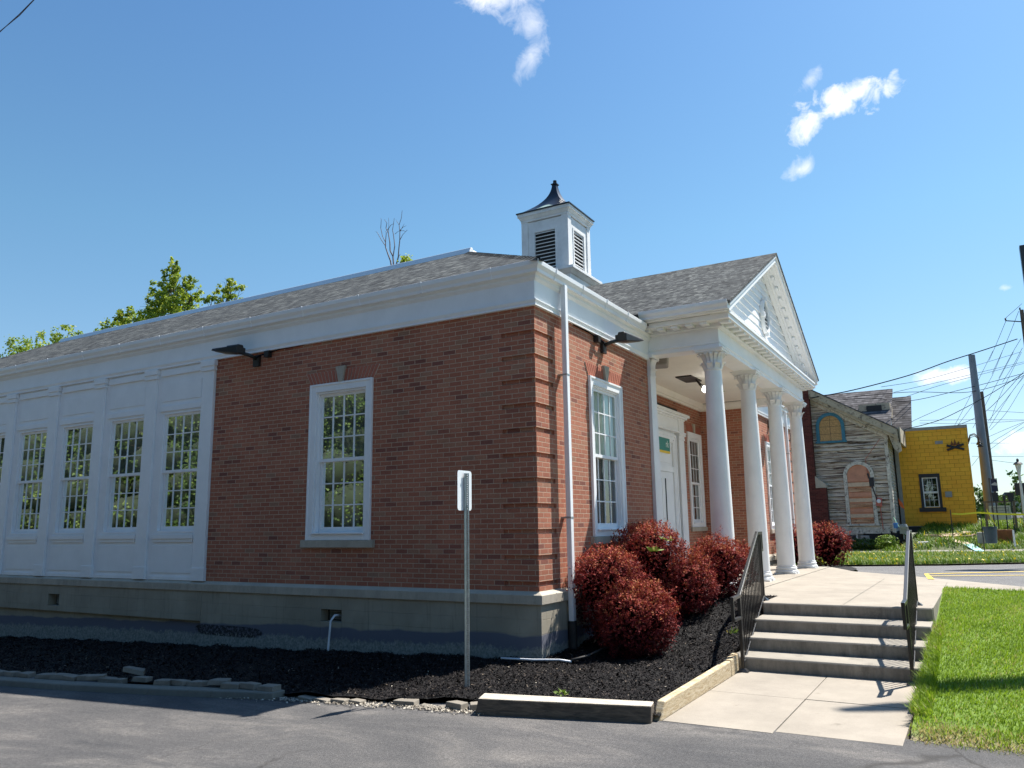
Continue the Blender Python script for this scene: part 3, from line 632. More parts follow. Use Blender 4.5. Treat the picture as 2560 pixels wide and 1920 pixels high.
# water table + foundation
def ledge(mb, u0, u1): mb.prism([(-.25, -.001), (.0, -.001), (.075, -.045), (.075, -.165), (-.25, -.165)], u0, u1, 0)
LEFT = [(0, YL), (0, 0), (XP0 - .28, 0)]; RIGHT = [(XP1 + .28, 0), (X1, 0), (X1, YL)]
for path in (LEFT, RIGHT):
    mb = MB(); sweep(mb, [(-.25, -.001), (.0, -.001), (.075, -.045), (.075, -.165), (-.25, -.165)], path); mb.build('water_table', 'stone', bank, bevel=.006)
mb = MB(TS)
vents = [(3.38, 3.80, -.54, -.36), (10.72, 11.10, -.56, -.34)]
wall(mb, -.045, 6.55, -1.6, -.165, vents[:1], -.3, .045); wall(mb, 6.55, YL, -.66, -.165, vents[1:], -.3, .05); mb.box(6.55, YL, -.3, -.02, -1.8, -.66)
mb.T = TF; mb.box(.302, XP0 - .28, -.25, .045, -1.6, -.166)
mb.build('foundation', 'foundation', bank, bevel=.004)
mb = MB(TF); mb.box(XP1 + .28, X1, -.25, .04, -1.6, -.166); mb.build('foundation', 'foundation', bank, bevel=.004)
for (a, b, c, e) in vents:
    mb = MB(TS); mb.box(a, b, -.16, -.12, c, e)
    v = mb.build('foundation_vent', 'interior_dark', bank)
    mb = MB(TS)
    for k in range(16): q = a + .06 + k * (b - a - .12) / 15; mb.box(q, q + .006, -.12, -.10, c + .02, e - .02)
    mb.box(a + .04, b - .04, -.12, -.105, e - .05, e - .035); adopt(mb.build('grille', 'meter_grey'), v)

# ---- white panelled wall of the side wing
SP = 1.6126; WL = 6.533
mb = MB(TS)
holes = []
for i in range(8): holes.append((WL + i * SP + .33, WL + i * SP + 1.40, .83, 3.03))
wall(mb, WL, YL, -.001, H, holes, -.22, 0); mb.build('panel_wall', 'white_paint', bank)
for i in range(8):
    p0 = WL + i * SP
    mb = MB(TS); mb.box(p0 + .002, p0 + .31, .001, .05, .0, 3.70); mb.box(p0 - .02, p0 + .33, .001, .075, 3.70, 3.74); mb.box(p0 - .03, p0 + .34, .001, .085, 3.785, 3.885); mb.box(p0 - .01, p0 + .32, .002, .065, 3.74, 3.785)
    mb.box(p0 - .015, p0 + .325, .001, .062, .0, .22)
    mb.build('pilaster', 'white_paint', bank, bevel=.004)
    a, b = p0 + .34, p0 + 1.40
    for nm, boxes in (('window_brow', ((a, b + .1, .001, .03, 3.06, 3.161), (a + .002, b + .098, .001, .018, 3.16, 3.175))), ('raised_panel', ((a + .03, b + .06, .001, .012, 3.25, 3.60),)), ('top_rail', ((a, b + .12, .001, .03, 3.74, 3.86),)),
                      ('window_apron', ((a, b + .08, .001, .05, .72, .80), (a + .03, b + .05, .001, .028, .66, .721))), ('raised_panel', ((a + .02, b + .08, .001, .014, .12, .60),)), ('base_rail', ((a, b + .1, .001, .02, .0, .06),))):
        mb = MB(TS)
        for q in boxes: mb.box(*q)
        mb.build(nm, 'white_paint', bank, bevel=.003)

# ---- windows
def sash(mb, u0, u1, z0, z1, d, cols, rows, st=.045, bot=.06, top=.045, mw=.018, th=.035):
    mb.box(u0, u0 + st, d - th, d, z0, z1); mb.box(u1 - st, u1, d - th, d, z0, z1)
    mb.box(u0 + st, u1 - st, d - th, d, z0, z0 + bot); mb.box(u0 + st, u1 - st, d - th, d, z1 - top, z1)
    a, b, c, e = u0 + st, u1 - st, z0 + bot, z1 - top
    for i in range(1, cols): q = a + (b - a) * i / cols; mb.box(q - mw / 2, q + mw / 2, d - th * .8, d - .004, c, e)
    for j in range(1, rows): q = c + (e - c) * j / rows; mb.box(a, b, d - th * .8, d - .005, q - mw / 2, q + mw / 2)
    return a, b, c, e
def window(T, u0, u1, z0, z1, casing=.12, proud=.03, cols=4, parent=bank, sill=True, arch=True, blinds='blind', zm=None, keyw=.12, label=None, depth=.0, curtain=False, sd=0.0):
    mb = MB(T); cw = casing
    if cw > 0:
        for (a, b, c, e) in ((u0, u0 + cw, z0, z1), (u1 - cw, u1, z0, z1), (u0 + cw, u1 - cw, z1 - cw, z1), (u0 + cw, u1 - cw, z0, z0 + .09)):
            mb.box(a, b, -.06, proud, c, e)
        for (a, b, c, e) in ((u0 - .012, u0 + .02, z0, z1 + .012), (u1 - .02, u1 + .012, z0, z1 + .012), (u0 + .02, u1 - .02, z1 - .02, z1 + .012)):
            mb.box(a, b, .0, proud + .014, c, e)
        mb.box(u0 + cw - .01, u1 - cw + .01, -.06, proud + .03, z0 + .09, z0 + .115)
    i0, i1, j0, j1 = u0 + cw, u1 - cw, z0 + (.09 if cw else .0), z1 - cw
    for (a, b, c, e) in ((i0, i0 + .03, j0, j1), (i1 - .03, i1, j0, j1), (i0 + .03, i1 - .03, j1 - .03, j1), (i0 + .03, i1 - .03, j0, j0 + .03)):
        mb.box(a, b, -.17, .004 + depth, c, e)
    w = mb.build('window', 'white_paint', parent, bevel=.003)
    if label: w['label'] = label
    i0 += .03; i1 -= .03; j0 += .03; j1 -= .03; zm = zm or (j0 + j1) / 2
    mb = MB(T); g1 = sash(mb, i0, i1, zm - .02, j1, -.05 + sd, cols, 3, bot=.05); adopt(mb.build('upper_sash', 'white_paint'), w)
    mb = MB(T); g2 = sash(mb, i0 + .005, i1 - .005, j0, zm + .02, -.087 + sd, cols, 3, bot=.08); adopt(mb.build('lower_sash', 'white_paint'), w)
    for g, dd in ((g1, -.066 + sd), (g2, -.103 + sd)):
        mb = MB(T); mb.face([(g[0], dd, g[2]), (g[1], dd, g[2]), (g[1], dd, g[3]), (g[0], dd, g[3])]); adopt(mb.build('pane', 'window_glass'), w)
    if blinds:
        mb = MB(T); mb.box(i0 - .02, i1 + .02, -.135 + sd, -.13 + sd, zm - .03 if blinds == 'blind' else j0, j1 + .02); adopt(mb.build('blind', blinds), w)
    if curtain:
        mb = MB(T); n = 14
        for k in range(n): q = i1 - .02 - k * .025; mb.box(q - .02, q, -.26 + .02 * (k % 2), -.25 + .02 * (k % 2), j0, j1)
        adopt(mb.build('curtain', 'curtain'), w)
    if sill:
        mb = MB(T); mb.box(u0 - .09, u1 + .10, -.05, .06, z0 - .115, z0 - .003); adopt(mb.build('sill', 'stone', bevel=.006), w)
    if arch:
        um = (u0 + u1) / 2; zb, zt_ = z1 + .013, z1 + .215
        n = 9
        for sgn in (-1, 1):
            mb = MB(T)
            L0, L1 = keyw * .36, (u1 - u0) / 2 + .02; tl0, tl1 = keyw * .6, (u1 - u0) / 2 + .13
            for k in range(n):
                a0, a1 = L0 + (L1 - L0) * k / n + .009, L0 + (L1 - L0) * (k + 1) / n - .009; b0, b1 = tl0 + (tl1 - tl0) * k / n + .009, tl0 + (tl1 - tl0) * (k + 1) / n - .009
                P = [(um + sgn * a0, .0, zb), (um + sgn * a1, .0, zb), (um + sgn * a1, .012, zb), (um + sgn * a0, .012, zb), (um + sgn * b0, .0, zt_), (um + sgn * b1, .0, zt_), (um + sgn * b1, .012, zt_), (um + sgn * b0, .012, zt_)]
                mb.hexa(P)
            adopt(mb.build('brick_arch', 'arch_brick'), w)
        mb = MB(T)
        tw = (u1 - u0) / 2 + .14; bw = (u1 - u0) / 2 + .02
        mb.hexa([(um - bw, 0, zb), (um + bw, 0, zb), (um + bw, .005, zb), (um - bw, .005, zb), (um - tw, 0, zt_ + .004), (um + tw, 0, zt_ + .004), (um + tw, .005, zt_ + .004), (um - tw, .005, zt_ + .004)])
        adopt(mb.build('mortar_bed', 'mortar'), w)
        mb = MB(T); kb, kt = keyw * .32, keyw * .85
        mb.hexa([(um - kb, 0, zb - .005), (um + kb, 0, zb - .005), (um + kb, .05, zb - .005), (um - kb, .05, zb - .005), (um - kt, 0, zt_ + .05), (um + kt, 0, zt_ + .05), (um + kt, .05, zt_ + .05), (um - kt, .05, zt_ + .05)])
        adopt(mb.build('keystone', 'stone', bevel=.005), w)
    return w
ws = window(TS, sw[0], sw[1], WZ0, WZ1, zm=1.93, label='tall white sash window in the shaded brick wall')
mb = MB(TS); mb.box(3.22, 3.40, -.135, -.13, .84, 1.09); mb.box(3.42, 3.53, -.135, -.13, .85, 1.08); adopt(mb.build('taped_paper', 'paper'), ws)
window(TF, fw[0], fw[1], WZ0, WZ1, zm=1.93, blinds='blind', curtain=True, sd=.03, label='tall white sash window in the sunlit brick wall')
window(TF, fr[0], fr[1], WZ0, WZ1, zm=1.93, curtain=True)
window(TB, pw[0], pw[1], pw[2], pw[3], casing=.14, cols=3, blinds=None, keyw=.1, zm=1.93, sd=.048, label='narrow sash window deep in the porch')
for i in range(8):
    a, b, c, e = holes[i]; window(TS, a, b, c, e, casing=0, sill=False, arch=False, zm=1.93, depth=.012, sd=.03)

# ---- frieze, cornice and gutter of the main block
def mould(mb, prof, u0, u1): mb.prism(prof, u0, u1, 0)
XE0L = 4.488
fz = [(-.2, H), (.05, H), (.05, H + .02), (.035, H + .03), (.06, H + .075), (.06, H + .09), (.03, H + .10), (.03, H + .36), (.07, H + .40), (.07, H + .43), (.11, H + .47), (-.2, H + .47)]
for path in ([(0, YL), (0, 0), (XE0L, 0)], [(XP1 + .18, 0), (X1, 0), (X1, YL)]):
    mb = MB(); sweep(mb, fz, path); mb.build('frieze', 'white_paint', bank)
gp = [(.03, 4.345), (.13, 4.345), (.135, 4.39), (.17, 4.44), (.175, 4.50), (.16, 4.505), (.155, 4.47), (.03, 4.47)]
for path in ([(0, YL), (0, 0), (4.06, 0)], [(13.0, 0), (X1, 0), (X1, YL)]):
    mb = MB(); sweep(mb, gp, path); g = mb.build('gutter', 'white_metal', bank, bevel=.003)
for T_, a, b, e0, e1 in ((TS, -.175, YL + .17, 0, 0), (TF, -.17, 4.06, 0, 0), (TF, 13.0, X1 + .17, 0, 0)):
    mb = MB(T_); q = a + .55 if T_ is TF else a + .78
    while q < b:
        mould(mb, [(.128, 4.338), (.142, 4.338), (.144, 4.388), (.179, 4.44), (.184, 4.51), (.17, 4.51), (.16, 4.45), (.12, 4.40)], q, q + .022); q += .92 if T_ is TF else 1.23
    adopt(mb.build('gutter_bracket', 'white_metal'), g)
# downspouts
def downspout(x0, x1, zb):
    mb = MB(TF); mb.box(x0, x1, .075, .15, zb, 4.36)
    dso = mb.build('downspout', 'white_metal', bank, bevel=.008)
    mb = MB(TF); mb.box(x0 - .004, x1 + .004, .001, .154, .95, .975); mb.box(x0 - .004, x1 + .004, .001, .154, 3.0, 3.02); adopt(mb.build('strap', 'galvanised'), dso)
    return dso
downspout(.69, .78, -.45); downspout(16.5, 16.6, -.2)
mb = MB(); mb.tube([(.735, -.112, -.44), (.735, -.112, -.95)], .06, 12); mb.build('drain_pipe', 'iron_pipe', bank)

# ---- main roof (truncated hip)
zr = 4.50; o0 = .17; dk = 3.2; zd = 6.26
mb = MB()
A = [(-o0, -o0, zr), (X1 + o0, -o0, zr), (X1 + o0, YL + o0, zr), (-o0, YL + o0, zr)]
B = [(dk, dk, zd), (X1 - dk, dk, zd), (X1 - dk, YL - dk, zd), (dk, YL - dk, zd)]
i = mb.vs(A + B + [(p[0], p[1], p[2] - .03) for p in A] + [(p[0], p[1], p[2] - .06) for p in B])
for k in range(4):
    n_ = (k + 1) % 4; mb.f += [(i + k, i + n_, i + 4 + n_, i + 4 + k), (i + 8 + k, i + 12 + k, i + 12 + n_, i + 8 + n_), (i + k, i + 8 + k, i + 8 + n_, i + n_)]
mb.f.append((i + 4, i + 5, i + 6, i + 7)); mb.f.append((i + 15, i + 14, i + 13, i + 12))
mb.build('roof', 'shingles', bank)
mb = MB()
for a, b in ((A[0], B[0]), (A[1], B[1]), (A[3], B[3])):
    a, b = Vector(a), Vector(b); n_ = 30
    for k in range(n_):
        p = a.lerp(b, k / n_); q = a.lerp(b, (k + 1.25) / n_); s_ = Vector(((b - a).y, -(b - a).x, 0)).normalized() * .10
        mb.hexa([tuple(p - s_ + Vector((0, 0, -.03))), tuple(p + s_ + Vector((0, 0, -.03))), tuple(q + s_ + Vector((0, 0, -.045))), tuple(q - s_ + Vector((0, 0, -.045))), tuple(p - s_ * .1 + Vector((0, 0, .026))), tuple(p + s_ * .1 + Vector((0, 0, .026))), tuple(q + s_ * .1 + Vector((0, 0, .008))), tuple(q - s_ * .1 + Vector((0, 0, .008)))])
mb.build('hip_cap', 'shingles', bank)
mb = MB(); w_ = .14
for (a0, a1, b0, b1) in ((dk - .06, dk + w_, dk - .06, YL - dk + .06), (X1 - dk - w_, X1 - dk + .06, dk - .06, YL - dk + .06), (dk + w_, X1 - dk - w_, dk - .06, dk + w_), (dk + w_, X1 - dk - w_, YL - dk - w_, YL - dk + .06)):
    sx = .05 if a1 - a0 < 1 else 0; sy = .05 if b1 - b0 < 1 else 0
    mb.hexa([(a0, b0, zd - .03), (a1, b0, zd - .03), (a1, b1, zd - .03), (a0, b1, zd - .03), (a0 + sx * 1.6, b0 + sy, zd + .11), (a1 - sx, b0 + sy, zd + .11), (a1 - sx, b1 - sy, zd + .11), (a0 + sx * 1.6, b1 - sy, zd + .11)])
mb.build('deck_curb', 'white_metal', bank, bevel=.01)

# ================================================================== PORTICO
XE0, XE1, YE = 4.49, 12.57, -1.36
cx = 8.53
# entablature
mb = MB()
def ent(prof):
    mb.T = lambda u, d, z: (u, YE - d, z); mb.prism(prof, XE0 - .0, XE1 + .0, 0)
    mb.T = lambda u, d, z: (XE0 - d, u, z); mb.prism(prof, YE + .002, -.002, 0)
    mb.T = lambda u, d, z: (XE1 + d, u, z); mb.prism(prof, YE + .002, -.002, 0)
arch_p = [(-.38, 3.99), (0, 3.99), (0, 4.055), (.022, 4.07), (.022, 4.085), (0, 4.10), (0, 4.335), (-.38, 4.335)]
PP_ = [(XE0, -.0), (XE0, YE), (XE1, YE), (XE1, -.0)]
sweep(mb, arch_p, PP_)
mb.build('architrave', 'white_paint', bank)
mb = MB()
mb.box(XE0 - .03, XE1 + .03, YE - .03, -.0, 4.335, 4.345)
mb.box(XE0 - .10, XE1 + .10, YE - .10, -.0, 4.345, 4.37)
mb.box(XE0 - .34, XE1 + .34, YE - .29, -.001, 4.425, 4.52)
mb.box(XE0 - .08, XE1 + .08, YE - .08, -.003, 4.37, 4.425)
# weathered top of the horizontal cornice, sloping up to the tympanum
mb.prism([(YE - .31, 4.505), (YE - .31, 4.555), (YE - .29, 4.575), (YE + .04, 4.655), (YE + .04, 4.521), (YE - .29, 4.521)], XE0 - .36, XE1 + .36, 0)
mb.build('cornice', 'white_paint', bank, bevel=.004)
nb = 24
for k in range(nb):
    x = XE0 - .22 + (XE1 - XE0 + .44 - .15) * k / (nb - 1)
    mb = MB(); mb.box(x, x + .15, YE - .26, YE - .085, 4.345 + .03, 4.424); mb.build('modillion', 'white_paint', bank, bevel=.006)
for k in range(5):
    y = YE + .12 + k * .27
    for xa, xb in ((XE0 - .29, XE0 - .085), (XE1 + .085, XE1 + .29)):
        mb = MB(); mb.box(xa, xb, y, y + .13, 4.375, 4.424); mb.build('modillion', 'white_paint', bank, bevel=.006)
# rake geometry
ex0, ze = XE0 - .45, 4.66; zap = 6.88; th = math.atan2(zap - ze, cx - ex0); Lr = math.hypot(zap - ze, cx - ex0)
def rk(s, n, y, side=-1):
    x = ex0 + s * math.cos(th) - n * math.sin(th); z = ze + s * math.sin(th) + n * math.cos(th)
    return (x, y, z) if side < 0 else (2 * cx - x, y, z)
def rakebox(mb, s0, s1, n0, n1, y0, y1, side, miter=True):
    def e(s, n): return s if (not miter or s < Lr - .01) else Lr + n * math.tan(th)
    P = [rk(e(s0, n0), n0, y0, side), rk(e(s1, n0), n0, y0, side), rk(e(s1, n0), n0, y1, side), rk(e(s0, n0), n0, y1, side), rk(e(s0, n1), n1, y0, side), rk(e(s1, n1), n1, y0, side), rk(e(s1, n1), n1, y1, side), rk(e(s0, n1), n1, y1, side)]
    mb.hexa(P)
mb = MB(); YF = YE - .30
for sd_ in (-1, 1):
    rakebox(mb, -.02, Lr, -.15, -.001, YF - .03, YF + .03, sd_); rakebox(mb, 0, Lr, -.05, -.002, YF - .055, YF - .03, sd_)
    rakebox(mb, .05, Lr, -.17, -.13, YF + .03, YE + .03, sd_); rakebox(mb, .12, Lr, -.24, -.17, YE - .06, YE + .03, sd_); rakebox(mb, .1, Lr, -.205, -.17, YE - .12, YE - .06, sd_)
mb.build('raking_cornice', 'white_paint', bank)
for sd_ in (-1, 1):
    for k in range(12):
        s_ = .55 + k * .385; mb = MB(); rakebox(mb, s_, s_ + .13, -.225, -.171, YF + .10, YE - .13, sd_, False); mb.build('modillion', 'white_paint', bank, bevel=.005)
# tympanum clapboards
mb = MB(); z = 4.60; lap = .178
while z < 6.62:
    z2 = min(z + lap, 6.64)
    def xr(zz): return max(.01, (zap - .27 - zz) / math.tan(th))
    a, b = xr(z), xr(z2)
    mb.hexa([(cx - a, YE + .07, z), (cx + a, YE + .07, z), (cx + a, YE + .022, z), (cx - a, YE + .022, z), (cx - b, YE + .07, z2), (cx + b, YE + .07, z2), (cx + b, YE + .042, z2), (cx - b, YE + .042, z2)])
    z += lap
mb.build('tympanum', 'white_paint', bank)
# oval louvre
oc = (cx, 5.46)
mb = MB(); n = 40
def ell(rx, rz, y): return [(oc[0] + rx * math.cos(2 * math.pi * k / n), y, oc[1] + rz * math.sin(2 * math.pi * k / n)) for k in range(n)]
rings = [mb.vs(ell(.30, .40, YE + .03)), mb.vs(ell(.30, .40, YE - .03)), mb.vs(ell(.27, .37, YE - .055)), mb.vs(ell(.245, .345, YE - .03)), mb.vs(ell(.24, .34, YE + .03))]
for a, b in zip(rings[:-1], rings[1:]):
    for k in range(n): mb.f.append((a + k, a + (k + 1) % n, b + (k + 1) % n, b + k))
for ang in (90, 0, 180, 270):
    c_, s_ = math.cos(R(ang)), math.sin(R(ang)); x_, z_ = oc[0] + .30 * c_, oc[1] + .41 * s_
    mb.box(x_ - .045, x_ + .045, YE - .075, YE + .02, z_ - .055, z_ + .055)
ov = mb.build('oval_vent', 'white_paint', bank, smooth='auto')
mb = MB(); mb.face(ell(.245, .345, YE + .016)); adopt(mb.build('dark_opening', 'louver_dark', recalc=False), ov)
mb = MB()
for k in range(-3, 4):
    z_ = oc[1] + k * .09; w_ = .21 * math.sqrt(max(0, 1 - ((z_ - oc[1]) / .31) ** 2)); mb.hexa([(cx - w_, YE + .01, z_ - .002), (cx + w_, YE + .01, z_ - .002), (cx + w_, YE - .03, z_ - .03), (cx - w_, YE - .03, z_ - .03), (cx - w_, YE + .01, z_ + .008), (cx + w_, YE + .01, z_ + .008), (cx + w_, YE - .03, z_ - .02), (cx - w_, YE - .03, z_ - .02)])
adopt(mb.build('slats', 'white_paint'), ov)
# portico roof
mb = MB()
for sd_ in (-1, 1): rakebox(mb, -.05, Lr, .0, .045, YF - .07, 4.9, sd_)
mb.build('portico_roof', 'shingles', bank)
for sgn, xg in ((-1, ex0), (1, 2 * cx - ex0)):
    mb = MB(); prof = [(.0, 4.545), (-.07, 4.545), (-.075, 4.59), (-.115, 4.64), (-.12, 4.70), (-.105, 4.70), (-.10, 4.665), (0, 4.665)]
    mb.prism([(xg + (-d if sgn > 0 else d), z_) for d, z_ in prof], YF - .03, -.06, 1)
    mb.build('gutter', 'white_metal', bank, bevel=.004)
    mb = MB(); mb.box(*((xg - .02, xg + .10) if sgn < 0 else (xg - .10, xg + .02)), YF + .02, -.003, 4.52, 4.60); mb.build('eave_board', 'white_paint', bank)
# porch ceiling and crown moulding
mb = MB(); mb.box(XE0 + .38, XE1 - .38, YE + .38, YB - .001, 4.17, 4.2); mb.build('porch_ceiling', 'ceiling_paint', bank)
cr_ = [(0, 3.98), (.05, 3.98), (.055, 4.03), (.09, 4.05), (.13, 4.12), (.14, 4.169), (0, 4.169)]
mb = MB(); mb.T = TB; mb.prism(cr_, XP0 + .001, XP1 - .001, 0); mb.T = lambda u, d, z: (XP1 - d, u, z); mb.prism(cr_, .0, YB - .002, 0)
mb.T = lambda u, d, z: (XP0 + d, u, z); mb.prism(cr_, .0, YB - .002, 0)
mb.build('crown_moulding', 'ceiling_paint', bank)
# columns
def leafblade(mb, c, ang, prof, w0, w1, th_=.006):
    ca, sa = math.cos(ang), math.sin(ang); pr = []
    for k, (r, z) in enumerate(prof):
        f = k / (len(prof) - 1); w = (w0 + (w1 - w0) * f) * (1 if f < .8 else (1 - (f - .8) * 3.2)); 
        pr.append([(c[0] + r * ca - s_ * w * sa, c[1] + r * sa + s_ * w * ca, c[2] + z - (.008 if s_ else 0) * 1) for s_ in (-1, 0, 1)])
    for a, b in zip(pr[:-1], pr[1:]):
        for q in (0, 1): mb.face([a[q], a[q + 1], b[q + 1], b[q]])
def capital(mb, c, scale=1.0):
    k = scale
    mb.lathe([(.150 * k, 0), (.166 * k, .005), (.166 * k, .022), (.148 * k, .03), (.142 * k, .12), (.146 * k, .2), (.170 * k, .27), (.205 * k, .305), (.215 * k, .325)], c, 32)
    for j in range(16):
        leafblade(mb, c, 2 * math.pi * (j + .5) / 16, [(.150, .03), (.160, .12), (.168, .19), (.188, .25), (.222, .292), (.258, .308), (.276, .295), (.270, .272)], .026 * k, .036 * k)
    for j in range(8):
        leafblade(mb, c, 2 * math.pi * j / 8, [(.150, .022), (.168, .06), (.182, .10), (.206, .136), (.228, .136), (.236, .114)], .058 * k, .046 * k)
def column(x, y, idx):
    o = bpy.data.objects.new('column', None)
    mb = MB(); prof = []
    for k in range(17):
        f = k / 16; r = .198 - (.198 - .150) * (f ** 1.7); prof.append((r, LZ + .185 + f * (3.613 - LZ - .185)))
    mb.lathe(prof, (x, y, 0), 40); sh = mb.build('column', 'column_paint', bank, smooth='auto')
    mb = MB(); mb.lathe([(.20, .192), (.212, .188), (.214, .175), (.205, .165), (.222, .155), (.232, .135), (.232, .115), (.215, .1), (.213, .09), (.235, .085), (.25, .07), (.252, .045), (.24, .03)], (x, y, LZ), 40)
    mb.box(x - .235, x + .235, y - .235, y + .235, LZ - .01, LZ + .035); adopt(mb.build('base', 'weathered_white', smooth='auto'), sh)
    mb = MB(); capital(mb, (x, y, 3.60)); mb.box(x - .25, x + .25, y - .25, y + .25, 3.925, 3.96); mb.box(x - .225, x + .225, y - .225, y + .225, 3.91, 3.925); mb.box(x - .27, x + .27, y - .27, y + .27, 3.96, 3.989)
    adopt(mb.build('capital', 'column_paint', smooth='auto', recalc=False), sh)
for k in range(4): column(XE0 + .19 + k * (XE1 - XE0 - .38) / 3, YE + .19, k)
# wall pilasters at both ends of the porch
for x0 in (4.43, 12.36):
    mb = MB(TF); mb.hexa([(x0 - .03, 0, LZ), (x0 + .33, 0, LZ), (x0 + .33, .07, LZ), (x0 - .03, .07, LZ), (x0, 0, 3.60), (x0 + .28, 0, 3.60), (x0 + .28, .06, 3.60), (x0, .06, 3.60)]); mb.box(x0 - .06, x0 + .36, .0, .10, LZ, LZ + .14)
    pl = mb.build('pilaster', 'column_paint', bank, bevel=.006)
    mb = MB(TF); mb.box(x0 - .01, x0 + .28, 0, .07, 3.595, 3.62); mb.box(x0 - .06, x0 + .33, .0, .13, 3.925, 3.988); mb.box(x0 + .0, x0 + .27, 0, .055, 3.62, 3.925)
    for j in range(6):
        u_ = x0 + .025 + j * .044; pr = [(.06, 3.63), (.063, 3.75), (.07, 3.82), (.09, 3.88), (.12, 3.915), (.14, 3.90), (.138, 3.885)]
        for a, b in zip(pr[:-1], pr[1:]): mb.face([(u_ - .019, a[0], a[1]), (u_ + .019, a[0], a[1]), (u_ + .019, b[0], b[1]), (u_ - .019, b[0], b[1])])
    for j in range(3):
        u_ = x0 + .05 + j * .085; pr = [(.062, 3.63), (.07, 3.70), (.09, 3.74), (.105, 3.735), (.107, 3.715)]
        for a, b in zip(pr[:-1], pr[1:]): mb.face([(u_ - .036, a[0], a[1]), (u_ + .036, a[0], a[1]), (u_ + .03, b[0], b[1]), (u_ - .03, b[0], b[1])])
    for j in range(2):   # leaves on the side faces
        for fx, dx in ((x0, -1), (x0 + .27, 1)):
            pr = [(0, 3.63), (.004, 3.75), (.012, 3.82), (.03, 3.88), (.06, 3.915), (.075, 3.895)]
            for a, b in zip(pr[:-1], pr[1:]): mb.face([(fx + dx * a[0], .012 + j * .03, a[1]), (fx + dx * a[0], .036 + j * .03, a[1]), (fx + dx * b[0], .036 + j * .03, b[1]), (fx + dx * b[0], .012 + j * .03, b[1])])
    adopt(mb.build('capital', 'column_paint', recalc=False), pl)

# entrance surround
mb = MB(TB)
mb.box(7.2, 9.9, .001, .04, LZ, 3.15)                                  # casing field (behind leaf panels)
for a in (6.68, 9.98):
    mb.box(a + .06, a + .48, .001, .11, LZ, 2.98); mb.box(a + .02, a + .52, .001, .13, LZ, LZ + .2); mb.box(a + .04, a + .50, .001, .13, 2.98, 3.02); mb.box(a + .02, a + .52, .001, .15, 3.08, 3.14); mb.box(a + .05, a + .49, .001, .12, 3.02, 3.08)
    mb.box(a + .06, a + .48, .001, .125, 3.18, 3.48)
mb.box(6.68, 10.5, .001, .16, 3.14, 3.18); mb.box(6.74, 10.46, .001, .10, 3.18, 3.48); mb.box(6.70, 10.50, .001, .14, 3.48, 3.52); mb.box(6.64, 10.56, .001, .19, 3.52, 3.57); mb.box(6.58, 10.62, .001, .24, 3.57, 3.64)
for w_, d_ in ((.0, .075), (.07, .06), (.14, .05)):
    mb.box(9.76 - w_, 9.83 - w_, .041, .041 + d_, LZ, 3.06 - w_); mb.box(7.35 + w_, 7.42 + w_, .041, .041 + d_, LZ, 3.06 - w_); mb.box(7.42 + w_, 9.76 - w_, .041, .041 + d_, 3.0 - w_, 3.07 - w_)
ds_ = mb.build('entrance', 'white_paint', bank, bevel=.005)
mb = MB(TB); mb.box(7.56, 9.62, .045, .075, 2.12, 2.26); mb.box(7.62, 9.56, .045, .055, 2.34, 2.80); adopt(mb.build('transom_panel', 'white_paint'), ds_)
for a, b in ((7.6, 8.57), (8.6, 9.57)):
    mb = MB(TB); mb.box(a, b, .042, .06, LZ, 2.10)
    for z0_, z1_ in ((-.1, .75), (.95, 1.95)): mb.box(a + .14, b - .14, .06, .07, z0_, z1_)
    dr = mb.build('door', 'white_paint'); adopt(dr, ds_)
mb = MB(TB); mb.box(8.94, 9.0, .071, .078, .95, 1.95); adopt(mb.build('glass_slit', 'interior_dark'), ds_)
mb = MB(TB); mb.box(8.3, 10.25, .001, .03, 3.69, 3.78); mb.build('wall_slot', 'louver_dark', bank)

# ---- cupola
cxx, cyy = 8.53, 3.88
cup = MB(); s_ = .68
def sq(mb, s, z0, z1, s2=None): s2 = s if s2 is None else s2; mb.hexa([(cxx - s, cyy - s, z0), (cxx + s, cyy - s, z0), (cxx + s, cyy + s, z0), (cxx - s, cyy + s, z0), (cxx - s2, cyy - s2, z1), (cxx + s2, cyy - s2, z1), (cxx + s2, cyy + s2, z1), (cxx - s2, cyy + s2, z1)])
mb = MB(); sq(mb, .74, 6.2, 7.12); sq(mb, .78, 7.12, 7.20, .86); sq(mb, .90, 7.20, 7.27); sq(mb, .90, 7.27, 7.33, .72)
cb = mb.build('cupola', 'weathered_white', bank, bevel=.004)
mb = MB()
for sx in (-1, 1):
    for sy in (-1, 1):
        x_, y_ = cxx + sx * .585, cyy + sy * .585; mb.box(x_ - .095, x_ + .095, y_ - .095, y_ + .095, 7.33, 8.74)
        # stepped inner boards either side of the louvre
mb2_ = []
for T_ in ((lambda u, d, z: (cxx - .655 - d, cyy + u, z)), (lambda u, d, z: (cxx + .655 + d, cyy + u, z)), (lambda u, d, z: (cxx + u, cyy - .655 - d, z)), (lambda u, d, z: (cxx + u, cyy + .655 + d, z))):
    mb.T = T_
    mb.box(-.488, -.33, -.06, .0, 7.33, 8.72); mb.box(.33, .488, -.06, .0, 7.33, 8.72); mb.box(-.33, .33, -.06, -.001, 8.45, 8.72); mb.box(-.36, -.30, -.05, .015, 7.33, 8.47); mb.box(.30, .36, -.05, .015, 7.33, 8.47); mb.box(-.30, .30, -.05, .014, 8.41, 8.47)
mb.T = MB().T; sq(mb, .69, 8.74, 8.80); sq(mb, .70, 8.80, 8.88, .74); sq(mb, .76, 8.88, 8.97)
adopt(mb.build('lantern', 'weathered_white', bevel=.004), cb)
mb = MB(); sq(mb, .56, 7.33, 8.5); adopt(mb.build('dark_core', 'louver_dark'), cb)
mb = MB()
